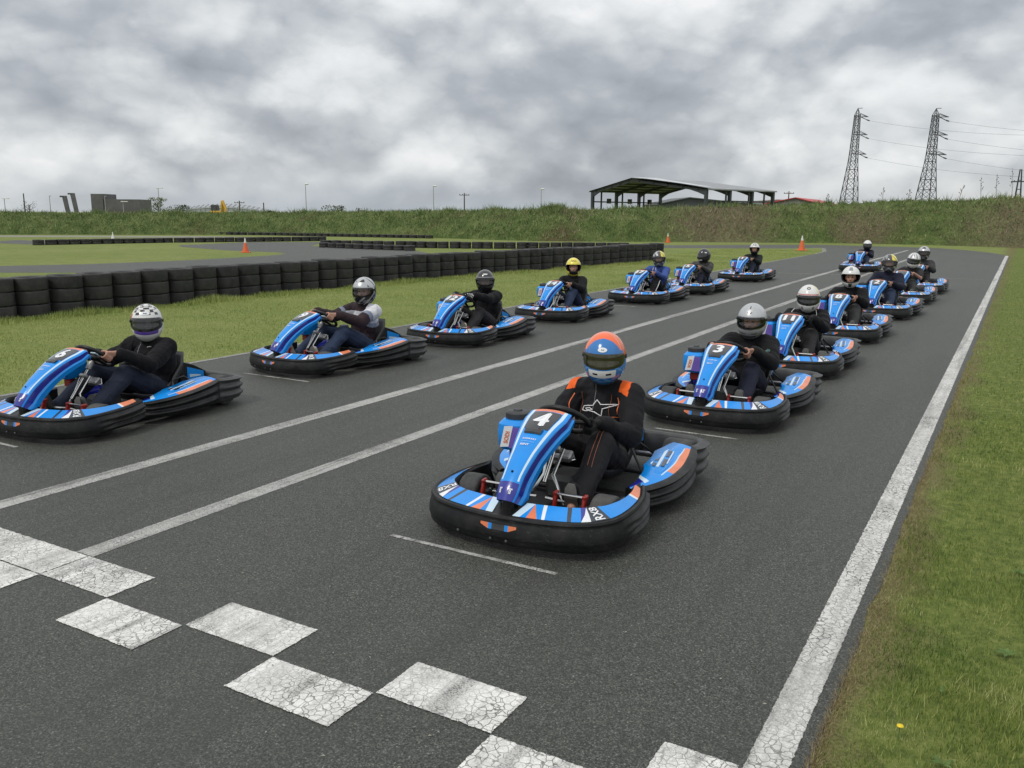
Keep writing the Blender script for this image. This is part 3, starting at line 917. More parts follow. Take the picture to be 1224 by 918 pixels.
def bvh_of(o):
    return BVHTree.FromPolygons([v.co for v in o.data.vertices], [tuple(p.vertices) for p in o.data.polygons])
def on_surface(bvh, p, d, off):
    d = Vector(d).normalized(); h = bvh.ray_cast(Vector(p)-d*.5, d)
    if h[0] is None: return Vector(p)
    return h[0]+h[1]*off
def piping(name, bvh, pts, d, m, parent, r=.003, off=.002, n=24):
    mb = MB(); mb.tube([on_surface(bvh, q, d, off) for q in crom(pts, n)], r, 6)
    return mb.build(name, [m], parent)
def poly_mark(name, bvh, outline, c, ux, uy, d, m, parent, off=.004):
    """a thin line drawing laid on cloth"""
    mb = MB()
    for pl, w in outline:
        P = [Vector(c)+Vector(ux)*x+Vector(uy)*y for x, y in pl]
        L = []
        for i in range(len(P)-1):
            for t in np.linspace(0, 1, 6)[:-1]: L.append(P[i].lerp(P[i+1], t))
        L.append(P[-1])
        mb.tube([on_surface(bvh, q, d, off) for q in L], w, 5)
    return mb.build(name, [m], parent)
def text_mark(name, bvh, body, h, c, ux, uy, d, m, parent, bold=.02):
    vs, fs = text2d(body, bold); mb = MB()
    mb.add([on_surface(bvh, Vector(c)+Vector(ux)*(x*h)+Vector(uy)*(y*h), d, .004) for x, y in vs], fs)
    return mb.build(name, [m], parent, 30, fixn=False)
# ------------------------------------------------------------------ world, sun, camera
def make_world():
    w = bpy.data.worlds.new('World'); scene.world = w; w.use_nodes = True
    w.cycles.sampling_method = 'MANUAL'; w.cycles.sample_map_resolution = 256
    t = w.node_tree; t.nodes.clear()
    class W(NT):
        def __init__(s): s.t = t
    n = W()
    d = n.coords('Generated')
    sky = t.nodes.new('ShaderNodeTexSky'); sky.sky_type = 'NISHITA'; sky.sun_disc = False
    sky.sun_elevation = R(52); sky.sun_rotation = R(SUN_ROT); sky.air_density = 1.2; sky.dust_density = 2.0
    bg1 = t.nodes.new('ShaderNodeBackground'); bg1.inputs[1].default_value = .12; n.l(sky.outputs[0], bg1.inputs[0])
    sep = t.nodes.new('ShaderNodeSeparateXYZ'); n.l(d, sep.inputs[0]); z = sep.outputs[2]
    # heaps of cloud: rounded cells at several sizes over the direction, warped, flatter near the horizon
    def puffs(dz):
        v0 = n.mapping(d, (1, 1, 1.7), (.35, .12, dz))
        wn = t.nodes.new('ShaderNodeTexNoise'); wn.inputs['Scale'].default_value = 5; wn.inputs['Detail'].default_value = 6; wn.inputs['Roughness'].default_value = .62; n.l(v0, wn.inputs['Vector'])
        sc = t.nodes.new('ShaderNodeVectorMath'); sc.operation = 'MULTIPLY_ADD'; n.l(wn.outputs['Color'], sc.inputs[0]); sc.inputs[1].default_value = (.13,)*3; n.l(v0, sc.inputs[2])
        tot = None
        for s, wgt in ((4.2, .56), (9.8, .29), (25.0, .15)):
            vo = t.nodes.new('ShaderNodeTexVoronoi'); vo.feature = 'F1'; vo.inputs['Scale'].default_value = s; n.l(sc.outputs[0], vo.inputs['Vector'])
            x = n.math('MULTIPLY', n.math('SUBTRACT', 1.0, vo.outputs['Distance']), wgt)
            tot = x if tot is None else n.math('ADD', tot, x)
        return tot
    p0, p1 = puffs(0), puffs(.05)
    lit = n.math('SUBTRACT', p0, p1)                      # >0 on the tops of heaps, <0 on the undersides
    big = n.noise(n.mapping(d, (1, 1, 1.9), (.9, .35, .1)), 3.2, 3, .5, .3)
    val = n.math('ADD', n.math('MULTIPLY', n.math('SUBTRACT', big, .5), -1.6), n.math('MULTIPLY', lit, 1.0))
    val = n.math('ADD', val, n.math('MULTIPLY', n.math('SUBTRACT', p0, .60), .8))
    val = n.math('ADD', val, n.math('MULTIPLY', n.math('SUBTRACT', z, .12), 1.0))
    c = n.ramp(n.math('ADD', val, .60), [(.0, (.32, .345, .385)), (.32, (.44, .47, .51)), (.56, (.60, .63, .66)), (.76, (.76, .785, .80)), (1.0, (.92, .93, .94))])
    low = n.math('MULTIPLY', n.ramp(z, [(.0, .85), (.05, .0)]), n.ramp(n.noise(n.mapping(d, (1, 1, 5), (.4, 0, 0)), 3.0, 5), [(.36, .25), (.58, 1.0)]))
    dt = t.nodes.new('ShaderNodeVectorMath'); dt.operation = 'DOT_PRODUCT'; n.l(d, dt.inputs[0]); dt.inputs[1].default_value = (.864, .503, 0)
    lc = n.ramp(n.math('ADD', dt.outputs['Value'], .5), [(.0, (.64, .68, .70)), (.45, (.42, .48, .53)), (.75, (.62, .66, .68)), (.95, (.80, .81, .78))])
    c = n.mix(low, c, lc)
    # overhead the deck is brighter
    c = n.mix(n.ramp(z, [(.22, 0.0), (.6, .6)]), c, (.86, .88, .90))
    bg2 = t.nodes.new('ShaderNodeBackground'); bg2.inputs[1].default_value = SKY_K; n.l(c, bg2.inputs[0])
    mx = t.nodes.new('ShaderNodeMixShader'); mx.inputs[0].default_value = .95
    n.l(bg1.outputs[0], mx.inputs[1]); n.l(bg2.outputs[0], mx.inputs[2])
    o = t.nodes.new('ShaderNodeOutputWorld'); n.l(mx.outputs[0], o.inputs[0])
SKY_K = 1.0

SUN_ROT = 200
make_world()
sl = bpy.data.lights.new('sun', 'SUN'); sl.energy = 1.3; sl.angle = R(14); sl.color = (1, .96, .90)
so = bpy.data.objects.new('sun', sl); COL.objects.link(so)
# light comes from behind and to the left of the camera
sd = Vector((math.sin(R(SUN_ROT))*math.cos(R(52)), math.cos(R(SUN_ROT))*math.cos(R(52)), math.sin(R(52))))
so.rotation_euler = sd.to_track_quat('Z', 'Y').to_euler()

cd = bpy.data.cameras.new('camera'); cam = bpy.data.objects.new('camera', cd); COL.objects.link(cam)
YAW, PITCH, ROLL, FPX = 0.5265648, 0.1938321, 0.0059685, 1033.3
f = Vector((-math.sin(YAW)*math.cos(PITCH), math.cos(YAW)*math.cos(PITCH), -math.sin(PITCH)))
r = Vector((math.cos(YAW), math.sin(YAW), 0)); u = r.cross(f)
r2 = r*math.cos(ROLL)+u*math.sin(ROLL); u2 = -r*math.sin(ROLL)+u*math.cos(ROLL)
cam.matrix_world = Matrix(((r2.x, u2.x, -f.x, 0), (r2.y, u2.y, -f.y, 0), (r2.z, u2.z, -f.z, 1.8), (0, 0, 0, 1)))
cd.sensor_width = 36; cd.lens = 36*FPX/1224; cd.clip_end = 6000; cd.clip_start = .05
scene.camera = cam
scene.view_settings.view_transform = 'Standard'; scene.view_settings.look = 'None'
scene.view_settings.exposure = 0; scene.view_settings.gamma = 1
scene.cycles.max_bounces = 6; scene.cycles.transparent_max_bounces = 8

# ------------------------------------------------------------------ ground materials
def m_grass():
    m = bpy.data.materials.new('mown_grass'); t = NT(m); p = t.pos()
    n1 = t.noise(p, .22, 5, .6, .3); n2 = t.noise(p, 1.7, 5, .6); n3 = t.noise(p, 14, 5, .65); n4 = t.noise(p, 70, 3, .6)
    c = t.ramp(n3, [(.28, (.085, .120, .032)), (.5, (.20, .245, .070)), (.72, (.30, .325, .12))])
    c = t.mix(t.ramp(n1, [(.38, 0.0), (.62, .55)]), c, (.27, .29, .105))
    c = t.mix(t.ramp(n2, [(.45, 0.0), (.72, .6)]), c, (.13, .19, .048))
    c = t.mix(t.math('MULTIPLY', t.ramp(n4, [(.35, 1.0), (.55, 0.0)]), .35), c, (.03, .045, .012))
    sx = t.n('ShaderNodeSeparateXYZ'); t.l(p, sx.inputs[0]); rt = t.n('ShaderNodeMapRange'); t.l(sx.outputs[0], rt.inputs[0]); rt.inputs[1].default_value = -.9; rt.inputs[2].default_value = -.3
    c = t.mix(t.math('MULTIPLY', rt.outputs[0], .62), c, t.ramp(n3, [(.3, (.035, .060, .012)), (.55, (.12, .155, .034)), (.75, (.24, .245, .085))]))
    # worn, mossy brown strip beside the asphalt on the right
    sep = t.n('ShaderNodeSeparateXYZ'); t.l(p, sep.inputs[0])
    e = t.math('ADD', sep.outputs[0], t.math('MULTIPLY', t.math('SUBTRACT', t.noise(p, 2.2, 4), .5), .55))
    ma = t.n('ShaderNodeMapRange'); t.l(e, ma.inputs[0]); ma.inputs[1].default_value = -.22; ma.inputs[2].default_value = -.37
    mb_ = t.n('ShaderNodeMapRange'); t.l(sep.outputs[0], mb_.inputs[0]); mb_.inputs[1].default_value = -.9; mb_.inputs[2].default_value = -.5
    c = t.mix(t.math('MULTIPLY', t.math('MULTIPLY', ma.outputs[0], mb_.outputs[0]), .62), c, t.ramp(n4, [(.35, (.085, .066, .036)), (.65, (.25, .20, .11))]))
    t.out(c, .95, t.bump(t.math('ADD', n3, n4), .7, .02), spec=.15); return m
def m_asphalt():
    m = bpy.data.materials.new('asphalt'); t = NT(m); p = t.pos()
    fine = t.noise(p, 125, 3, .8); mid = t.noise(p, 42, 4, .6); big = t.noise(p, .35, 5, .6); st = t.noise(t.mapping(p, (3.2, .16, 1)), 1.0, 5, .6)
    c = t.ramp(fine, [(.36, (.004, .005, .003)), (.48, (.040, .043, .037)), (.60, (.115, .120, .104)), (.70, (.36, .36, .33))])
    c = t.mix(t.math('MULTIPLY', t.ramp(mid, [(.4, 0.0), (.6, 1.0)]), .30), c, (.042, .045, .038))
    c = t.mix(t.math('MULTIPLY', t.ramp(big, [(.35, 0.0), (.65, 1.0)]), .35), c, (.075, .079, .069))
    c = t.mix(t.math('MULTIPLY', t.ramp(st, [(.50, 0.0), (.72, 1.0)]), .4), c, (.032, .034, .030))
    vo = t.n('ShaderNodeTexVoronoi'); vo.inputs['Scale'].default_value = 9; t.l(p, vo.inputs['Vector'])
    c = t.mix(t.ramp(vo.outputs['Distance'], [(.0, .8), (.045, .0)]), c, (.24, .235, .22))
    sep = t.n('ShaderNodeSeparateXYZ'); t.l(p, sep.inputs[0])
    t.out(c, .60, t.bump(t.math('ADD', fine, t.math('MULTIPLY', mid, .6)), .55, .006), spec=.42); return m
def m_paint(name, wear=.5, crack=20, grey=.42, uv=True):
    m = bpy.data.materials.new(name); t = NT(m); p = t.pos()
    dv = t.n('ShaderNodeVectorMath', _operation='ADD'); t.l(p, dv.inputs[0])
    nc = t.n('ShaderNodeTexNoise'); nc.inputs['Scale'].default_value = 22; t.l(p, nc.inputs['Vector'])
    sc_ = t.n('ShaderNodeVectorMath', _operation='SCALE'); t.l(nc.outputs['Color'], sc_.inputs[0]); sc_.inputs['Scale'].default_value = .035; t.l(sc_.outputs[0], dv.inputs[1])
    def cracks(s, a, b):
        vo = t.n('ShaderNodeTexVoronoi', _feature='DISTANCE_TO_EDGE'); vo.inputs['Scale'].default_value = s; t.l(dv.outputs[0], vo.inputs['Vector']); return t.ramp(vo.outputs['Distance'], [(a, 1.0), (b, 0.0)])
    mask = t.ramp(t.noise(p, 2.2, 4), [(.34, .35), (.6, 1.0)]); mask2 = t.ramp(t.noise(t.mapping(p, loc=(3, 7, 1)), 3.1, 4), [(.40, .1), (.62, .8)])
    cr = t.math('MULTIPLY', cracks(crack, .015, .075), mask); cr2 = t.math('MULTIPLY', cracks(crack*2.3, .0, .06), mask2)
    fine = t.noise(p, 125, 3, .8); st = t.noise(t.mapping(p, (11, .5, 1)), 1.0, 5, .6); blot = t.noise(p, 6, 5, .65)
    wr = t.math('ADD', t.math('MULTIPLY', t.ramp(st, [(.46, 0.0), (.64, 1.0)]), .75), t.math('MULTIPLY', t.ramp(blot, [(.48, 0.0), (.66, 1.0)]), .45))
    wr = t.math('MULTIPLY', t.math('ADD', wr, t.math('MULTIPLY', t.ramp(fine, [(.46, 0.0), (.62, 1.0)]), t.math('ADD', wr, .22))), wear, True)
    base = t.mix(t.ramp(t.noise(p, 40, 4), [(.3, 0.0), (.7, 1.0)]), (grey*.82, grey*.815, grey*.78), (min(.88, grey*1.1), min(.87, grey*1.09), min(.84, grey*1.04)))
    c = t.mix(t.math('MAXIMUM', wr, t.math('MAXIMUM', cr, cr2)), base, (.092, .094, .086))
    pb = t.out(c, .75, t.bump(t.math('ADD', fine, t.math('MULTIPLY', cr, -1.5)), .4, .004), spec=.35)
    if uv:
        uvn = t.n('ShaderNodeUVMap', _uv_map='edge'); sp = t.n('ShaderNodeSeparateXYZ'); t.l(uvn.outputs[0], sp.inputs[0])
        un = t.n('ShaderNodeUVMap', _uv_map='size'); sp2 = t.n('ShaderNodeSeparateXYZ'); t.l(un.outputs[0], sp2.inputs[0])
        d = t.math('MINIMUM', t.math('MINIMUM', sp.outputs[0], t.math('SUBTRACT', sp2.outputs[0], sp.outputs[0])), t.math('MINIMUM', sp.outputs[1], t.math('SUBTRACT', sp2.outputs[1], sp.outputs[1])))
        e = t.math('ADD', d, t.math('MULTIPLY', t.math('SUBTRACT', t.math('ADD', t.math('MULTIPLY', fine, .6), t.math('MULTIPLY', t.noise(p, 30, 3), .6)), .66), .024))
        a = t.math('GREATER_THAN', e, .002)
        t.l(a, pb.inputs['Alpha'])
    return m
def paint(name, rects, z, m):
    mb = MB()
    for x0, y0, x1, y1 in rects: mb.add([(x0, y0, z), (x1, y0, z), (x1, y1, z), (x0, y1, z)], [(0, 1, 2, 3)])
    me = mb.data(name, [m], None); e = me.uv_layers.new(name='edge'); s = me.uv_layers.new(name='size')
    for k, (x0, y0, x1, y1) in enumerate(rects):
        for q, (u, v) in enumerate(((0, 0), (x1-x0, 0), (x1-x0, y1-y0), (0, y1-y0))):
            e.data[k*4+q].uv = (u, v); s.data[k*4+q].uv = (x1-x0, y1-y0)
    o = link(name, me); tag(o, kind='structure'); return o
GRASS, ASPH = m_grass(), m_asphalt()
LINE = m_paint('worn_line_paint', .6, 45, .50); EDGE = m_paint('cracked_edge_paint', .42, 30, .68); TILE = m_paint('cracked_start_paint', .50, 30, .84); YEL = m_paint('old_yellow_paint', .8, 20, .36, False)

def sheet(name, polys, z, m, kind='structure'):
    from mathutils.geometry import tessellate_polygon
    mb = MB()
    for p in polys:
        vs = [Vector((x, y, z)) for x, y in p]
        mb.add(vs, [tuple(t) for t in tessellate_polygon([vs])])
    me = mb.data(name, [m], None)
    import bmesh
    bm = bmesh.new(); bm.from_mesh(me)
    for fc in bm.faces:
        if fc.normal.z < 0: fc.normal_flip()
    bm.to_mesh(me); bm.free()
    o = link(name, me); tag(o, kind=kind); return o
def rect(x0, y0, x1, y1): return [(x0, y0), (x1, y0), (x1, y1), (x0, y1)]

sheet('ground', [rect(-3500, -1500, 3500, 4000)], 0, GRASS)
random.seed(3)
edge = [(-.440+random.uniform(-.014, .014)*(1 if y < 12 else 1.5), y) for y in np.arange(-8, 47.4, .22)]
right = edge+[(-.55, 47.6), (-1.1, 50.4), (-2.4, 53.9), (-4.1, 56.6), (-6.0, 57.4), (-8.5, 57.8), (-11.1, 58), (-14.4, 55.2), (-17.7, 51.6), (-24, 46.5)]
left = [(-21, 43.4), (-17.0, 46.7), (-13.0, 49.2), (-10.8, 51.2), (-10.0, 52.6)]+[(-8.62+random.uniform(-.05, .05)-.0*y, y) for y in np.arange(44, -8, -.5)]
left[5:5] = [(-9.6, 52.0), (-8.75, 47)]
sheet('racetrack', [right+left], .003, ASPH)
loop = [(-36, -2), (-33, 9), (-30.3, 15.0), (-29.49, 16.57), (-28.87, 17.61), (-28.2, 18.8), (-27.9, 20.2), (-27.6, 21.74), (-27.56, 23.6), (-27.7, 25.87), (-27.95, 27.6), (-28.7, 29.0), (-29.85, 29.6), (-31.43, 29.5), (-33.73, 29.8), (-38.66, 31.34),
        (-40.4, 32.6), (-41.6, 38.9), (-38.3, 42.2), (-34.35, 36.6), (-30.6, 35.66), (-26.55, 35.45), (-22.32, 31.89), (-18.5, 30), (-17.5, 25), (-19.5, 20.5), (-22.6, 17.78), (-24.34, 16.09), (-25.3, 15.41), (-26.26, 14.73), (-29, 8), (-31.5, -2)]
sheet('infield_track', [loop, [(-53.0, 28.4), (-46.5, 28.6), (-47.5, 31.2), (-55.5, 32.6)]], .003, ASPH)
sheet('perimeter_path', [[(-63.5, 35.5), (-51.6, 43.9), (-46, 47.2), (-46.6, 48.3), (-55.0, 46.2), (-60.2, 42.7), (-68, 37.2)]], .004, mat('pale_path', (.24, .23, .20), .9, .2, 3))
# painted markings
paint('lane_line', [(-5.419, -6, -5.259, 52)], .005, LINE)
paint('lane_line', [(-4.232, 2.618, -4.084, 49.5)], .005, LINE)
paint('edge_line', [(-.628, -6, -.487, 47.5)], .005, EDGE)
sheet('verge_line', [[(-8.62, -6), (-8.54, -6), (-8.54, 44), (-8.72, 47.4), (-9.62, 51.9), (-9.9, 52.3), (-8.86, 47), (-8.62, 44)]], .006, YEL)
tx = [-5.71, -5.177, -4.643, -4.107, -3.573, -3.036, -2.493, -1.958, -1.438, -.90, -.632]
tiles = [(tx[0], 2.342, tx[3], 2.616), (tx[3]-.004, 2.342, tx[4], 2.616), (tx[2], 2.078, tx[3], 2.341), (tx[4], 2.078, tx[5], 2.341), (tx[5], 2.342, tx[6], 2.616), (tx[6], 2.078, tx[7], 2.341), (tx[7], 2.342, tx[8], 2.616), (tx[8], 2.078, tx[9], 2.341), (tx[9], 2.342, tx[10], 2.616)]
tiles[0] = (tx[0], 2.342, tx[3]-.005, 2.616)
paint('start_line', tiles, .0065, TILE)
paint('grid_mark', [(-2.94, 3.67, -1.872, 3.71), (-2.578, 6.84, -1.85, 6.88), (-7.55, 6.83, -6.53, 6.87), (-7.6, 3.655, -6.58, 3.695), (-7.3, 16.13, -6.54, 16.18), (-2.6, 10.0, -1.9, 10.04), (-2.6, 13.2, -1.9, 13.25), (-8.0, 10.0, -7.1, 10.04), (-8.0, 13.0, -7.3, 13.04)], .005, LINE)
sheet('timing_line', [[(-7.9, 28.33), (-.85, 28.88), (-.85, 28.95), (-7.9, 28.42)]], .0065, m_paint('timing_paint', .7, 30, .42, False))

# ------------------------------------------------------------------ grass blades, weeds
def blades(name, x, y, z, h, w, m, lean=.5, label=None):
    n = len(x); a = np.random.rand(n)*2*PI; la = np.random.rand(n)*2*PI; ll = np.random.rand(n)*lean*h
    V = np.zeros((n, 3, 3))
    V[:, 0, 0] = x-np.cos(a)*w/2; V[:, 0, 1] = y-np.sin(a)*w/2; V[:, 1, 0] = x+np.cos(a)*w/2; V[:, 1, 1] = y+np.sin(a)*w/2
    V[:, 2, 0] = x+np.cos(la)*ll; V[:, 2, 1] = y+np.sin(la)*ll
    V[:, 0, 2] = z-.01; V[:, 1, 2] = z-.01; V[:, 2, 2] = z+h
    me = bpy.data.meshes.new(name); me.vertices.add(n*3); me.loops.add(n*3); me.polygons.add(n)
    me.vertices.foreach_set('co', V.ravel()); me.loops.foreach_set('vertex_index', np.arange(n*3))
    me.polygons.foreach_set('loop_start', np.arange(n)*3); me.polygons.foreach_set('loop_total', np.full(n, 3))
    me.materials.append(m); me.update(); me.validate()
    o = link(name, me); tag(o, kind='stuff', label=label, cat='grass'); return o
def m_blade(name, cols, sc=1.4):
    m = bpy.data.materials.new(name); t = NT(m)
    g = t.n('ShaderNodeNewGeometry'); p = g.outputs['Position']
    n1 = t.noise(p, sc, 4, .6); rnd = g.outputs['Random Per Island']
    c = t.ramp(t.math('ADD', t.math('MULTIPLY', rnd, .45), t.math('MULTIPLY', t.math('ADD', t.math('MULTIPLY', t.math('SUBTRACT', n1, .5), 1.7), .5), .65)), [(.22, cols[0]), (.5, cols[1]), (.75, cols[2]), (.92, cols[3])])
    t.out(c, .7, spec=.2); return m
GB = m_blade('grass_blade', [(.040, .082, .015), (.135, .205, .038), (.30, .345, .095), (.52, .50, .25)], 2.2)
GB2 = m_blade('grass_blade_dry', [(.13, .19, .05), (.28, .34, .095), (.40, .44, .15), (.52, .51, .26)], .5)
n = 190000
yy = 1.6*(9/1.6)**np.random.rand(n); xx = -.46+np.random.rand(n)**1.0*(yy*.42+.9)
keep = (xx > -.44+np.random.rand(n)*.24*(.5+np.sin(yy*2.1)*.3))
xx, yy = xx[keep], yy[keep]
clump = np.array([mnoise.noise(Vector((a*1.6, b*1.6, 0))) for a, b in zip(xx[::1], yy[::1])])
blades('verge_grass', xx, yy, 0, (.010+.028*np.random.rand(len(xx))**1.6)*(1+.8*clump), .0042, GB, .9, 'short mown grass growing beside the cracked white edge line')
n = 16000
yy = 1.7*(12/1.7)**np.random.rand(n); xx = -.445+np.abs(np.random.randn(n))*.085*(.75+.5*np.sin(yy*1.7))
blades('dry_verge_grass', xx, yy, 0, .006+.018*np.random.rand(n), .004, m_blade('dead_grass_blade', [(.16, .12, .06), (.28, .22, .12), (.40, .33, .19), (.22, .24, .08)], 5), 1.6, 'dead straw coloured grass along the edge of the asphalt on the right')
n = 60000
yy = 7*(48/7)**np.random.rand(n); xx = -.43+np.random.rand(n)*(3.0+yy*.10)
blades('verge_grass', xx, yy, 0, .015+.02*np.random.rand(n), .009, GB, .9, 'short mown grass growing beyond the nearest verge on the right')
n = 130000
yy = 3+45*np.random.rand(n)**1.6; xx = -8.72-np.random.rand(n)*5.5
cl = np.array([mnoise.noise(Vector((a*.8, b*.8, 5))) for a, b in zip(xx, yy)])
blades('verge_grass', xx, yy, 0, (.012+.020*np.random.rand(n))*(1+.6*cl), .009+.0003*yy, GB2, .9, 'short grass between the track and the long tyre barrier')

n = 26000
kx = [3, 8.1, 10.2, 13.4, 16, 19.5, 23.1, 27.5, 33.6]; kv = [-14.4, -14.5, -14.37, -14.33, -14.25, -14.15, -13.7, -12.95, -12.3]
yy = 3+31*np.random.rand(n)**1.3; xx = np.interp(yy, kx, kv)+np.abs(np.random.randn(n))*.22-.06
cl = np.array([mnoise.noise(Vector((a*1.1, b*1.1, 9))) for a, b in zip(xx, yy)])
blades('barrier_grass', xx, yy, 0, (.04+.075*np.random.rand(n))*(1+.9*cl), .012, GB2, .8, 'longer unmown grass along the foot of the near tyre barrier')
# small broad-leaved weeds and dandelions
LEAF = mat('weed_leaf', (.10, .165, .04), .6, .3, 30, spec=.3)
def rosette(x, y, r):
    mb = MB()
    for k in range(random.randint(7, 11)):
        a = random.uniform(0, 2*PI); l = r*random.uniform(.6, 1.1); w = l*.16
        d = Vector((math.cos(a), math.sin(a), 0)); s = Vector((-d.y, d.x, 0))
        mb.grid([[d*(l*t)-s*(w*math.sin(PI*min(.97, t+.08)))+Vector((0, 0, .016*math.sin(t*2.4))), d*(l*t)+Vector((0, 0, .014*math.sin(t*2.4)+.006)), d*(l*t)+s*(w*math.sin(PI*min(.97, t+.08)))+Vector((0, 0, .016*math.sin(t*2.4)))] for t in np.linspace(0, 1, 6)])
    o = mb.build('weed', [LEAF], None, 80); o.location = (x, y, .01)
    return o
wd = [(.30, 3.2, .06), (.27, 2.55, .055), (.12, 3.9, .05), (-.05, 2.95, .04), (.42, 4.3, .055), (.6, 5.2, .06), (.16, 4.9, .05), (-.1, 3.45, .035), (.5, 3.0, .055), (.75, 4.1, .055)]
wd += [(-.2+random.random()**.8*(.5+y*.3), y, random.uniform(.025, .05)) for y in np.linspace(2.4, 8.5, 34)]
for k, (x, y, r) in enumerate(wd):
    tag(rosette(x, y, r), 'small flat rosette of pale green leaves in the right-hand grass verge', 'weed', 'leafy weeds in the right verge')
DAND = mat('dandelion_yellow', (.75, .55, .02), .6, .15, 90); STEM = mat('green_stem', (.10, .17, .05), .6)
for x, y, lb in ((-.12, 2.72, 'yellow dandelion flower nearest the camera in the right verge'), (-.20, 3.05, 'smaller yellow dandelion flower close to the brown verge edge')):
    e = empty('dandelion', (x, y, 0)); tag(e, lb, 'flower')
    s = MB(); s.tube([(0, 0, 0), (.004, .002, .05)], .002, 6); s.build('stem', [STEM], e)
    h = MB(); h.ell((.004, .002, .053), (.012, .012, .006), nu=12, nv=6); h.build('flower_head', [DAND], e)

# scraps, leaves and grit on the asphalt
random.seed(11); mb = MB()
for k in range(130):
    y = 1.9*(16/1.9)**random.random(); x = random.uniform(-.7-y*1.15, -.65); r = random.uniform(.002, .006); a = random.uniform(0, PI)
    c, s_ = math.cos(a), math.sin(a)
    mb.add([(x+c*r*1.6, y+s_*r*1.6, .0085), (x-s_*r*.6, y+c*r*.6, .012), (x-c*r*1.5, y-s_*r*1.5, .0085), (x+s_*r*.6, y-c*r*.6, .0095)], [(0, 1, 2), (0, 2, 3)])
tag(mb.build('track_litter', [mat('dry_leaf_scraps', (.34, .33, .27), .8, .3, 9)], None, None), 'pale scraps of dry leaf and grit scattered over the asphalt', 'litter', kind='stuff')
# ------------------------------------------------------------------ tyre stacks
def tyre_mb(r, h, z):
    mb = MB()
    prof = [(r*.55, z+.02), (r*.62, z+.012), (r*.90, z+.002), (r*.965, z+.006), (r*.992, z+.016), (r, z+.03), (r*.998, z+h*.5), (r, z+h-.03), (r*.992, z+h-.016), (r*.965, z+h-.006), (r*.90, z+h-.002), (r*.62, z+h-.012), (r*.55, z+h-.02)]
    mb.lathe(prof, (0, 0, 0), 'z', 22, 0, cap=False); mb.lathe([(r*.55, z+h-.02), (r*.5, z+h*.5), (r*.55, z+.02)], (0, 0, 0), 'z', 22, 0, cap=False)
    return mb
TYB = mat('barrier_rubber', (.012, .0125, .014), .62, .35, 6, .3, 30, .006, rvar=.2, dust=.22, each=.22)
def stack_proto(r, h, n, label, group):
    e = empty('tyre_stack'); tag(e, label, 'tyre stack', group)
    for k in range(n): tyre_mb(r, h, k*h).build('tyre', [TYB], e, 45)
    return e
def run(path, spacing, proto, jit=.028, first=True):
    P = [Vector((x, y, 0)) for x, y in path]; L = [0]
    for a, b in zip(P, P[1:]): L.append(L[-1]+(b-a).length)
    n = int(L[-1]/spacing); used = False
    for k in range(n+1):
        s = L[-1]*k/n; i = max(j for j in range(len(P)-1) if L[j] <= s+1e-6); q = P[i].lerp(P[i+1], min(1, (s-L[i])/(L[i+1]-L[i])))
        o = proto if (first and k == 0) else copy_tree(proto)
        o.location = (q.x+random.uniform(-jit, jit), q.y+random.uniform(-jit, jit), -.01); o.rotation_euler = (random.uniform(-.02, .02), random.uniform(-.02, .02), random.uniform(0, 6))
        o.scale = (1, 1, random.uniform(.98, 1.03))
main = stack_proto(.300, .234, 3, 'stack of three black tyres in the long barrier beside the left grass verge', 'tyre stacks of the long near barrier')
run([(-14.75, 4.0), (-14.85, 8.1), (-14.72, 10.2), (-14.68, 13.4), (-14.6, 16), (-14.5, 19.5), (-14.05, 23.1), (-13.3, 27.5), (-12.65, 33.2)], .592, main, .012)
low = stack_proto(.29, .15, 2, 'low stack of two tyres in the straight barrier beyond the infield grass', 'tyre stacks of the far straight barrier')
run([(-46.4, 28.3), (-44.6, 35.2), (-41.8, 40.0), (-40.0, 43.7)], .6, low)
mid = stack_proto(.29, .18, 2, 'two-tyre stack in the barrier behind the bend, right of the infield asphalt', 'tyre stacks behind the bend')
run([(-32.9, 36.2), (-28.9, 37.8), (-25.4, 39.1), (-18.4, 43.4)], .6, mid)
sm = stack_proto(.29, .13, 2, 'small two-tyre stack in the short row on the edge of the bend', 'tyre stacks of the short row')
run([(-32.4, 35.6), (-30.2, 35.3), (-28, 35.1), (-26.3, 35.05)], .62, sm)
bk = stack_proto(.29, .125, 2, 'low two-tyre stack in the far row at the foot of the grassy bank', 'tyre stacks at the foot of the bank')
run([(-58.5, 50.2), (-52.5, 52.0), (-45, 52.6), (-38.2, 53.3)], .66, bk)

# ------------------------------------------------------------------ cones
CO = mat('cone_orange', (.72, .13, .03), .5, .15, 12, dust=.25); CW = mat('cone_white', (.75, .74, .70), .5, .1, 12, dust=.25)
def cone(x, y, h, label, pale=False):
    e = empty('traffic_cone', (x, y, .0), random.uniform(0, 1)); tag(e, label, 'traffic cone')
    b = MB(); b.box((0, 0, .02), (.62*h, .62*h, .04), 0, None, .012); b.build('base', [CO if not pale else CW], e)
    c = MB(); R0 = .22*h
    c.lathe([(R0, .035), (R0*.98, .06), (R0*.62, h*.42), (R0*.40, h*.66), (R0*.385, h*.68), (R0*.2, h*.93), (R0*.17, h*.99), (R0*.08, h)], (0, 0, 0), 'z', 20, 0, matf=lambda i, j: 1 if (i >= 4 or pale) else 0)
    c.build('cone_body', [CO, CW], e)
cone(-30.75, 28.5, .66, 'orange cone with a white top on the infield grass by the bend')
cone(-20.5, 55.9, .62, 'distant orange cone at the foot of the bank beyond the barrier end')
cone(-10.09, 47.9, .78, 'orange and white cone on the grass corner beside the far end of the straight')
cone(-52.7, 37.3, .50, 'pale small cone far off on the left in front of the bank', True)

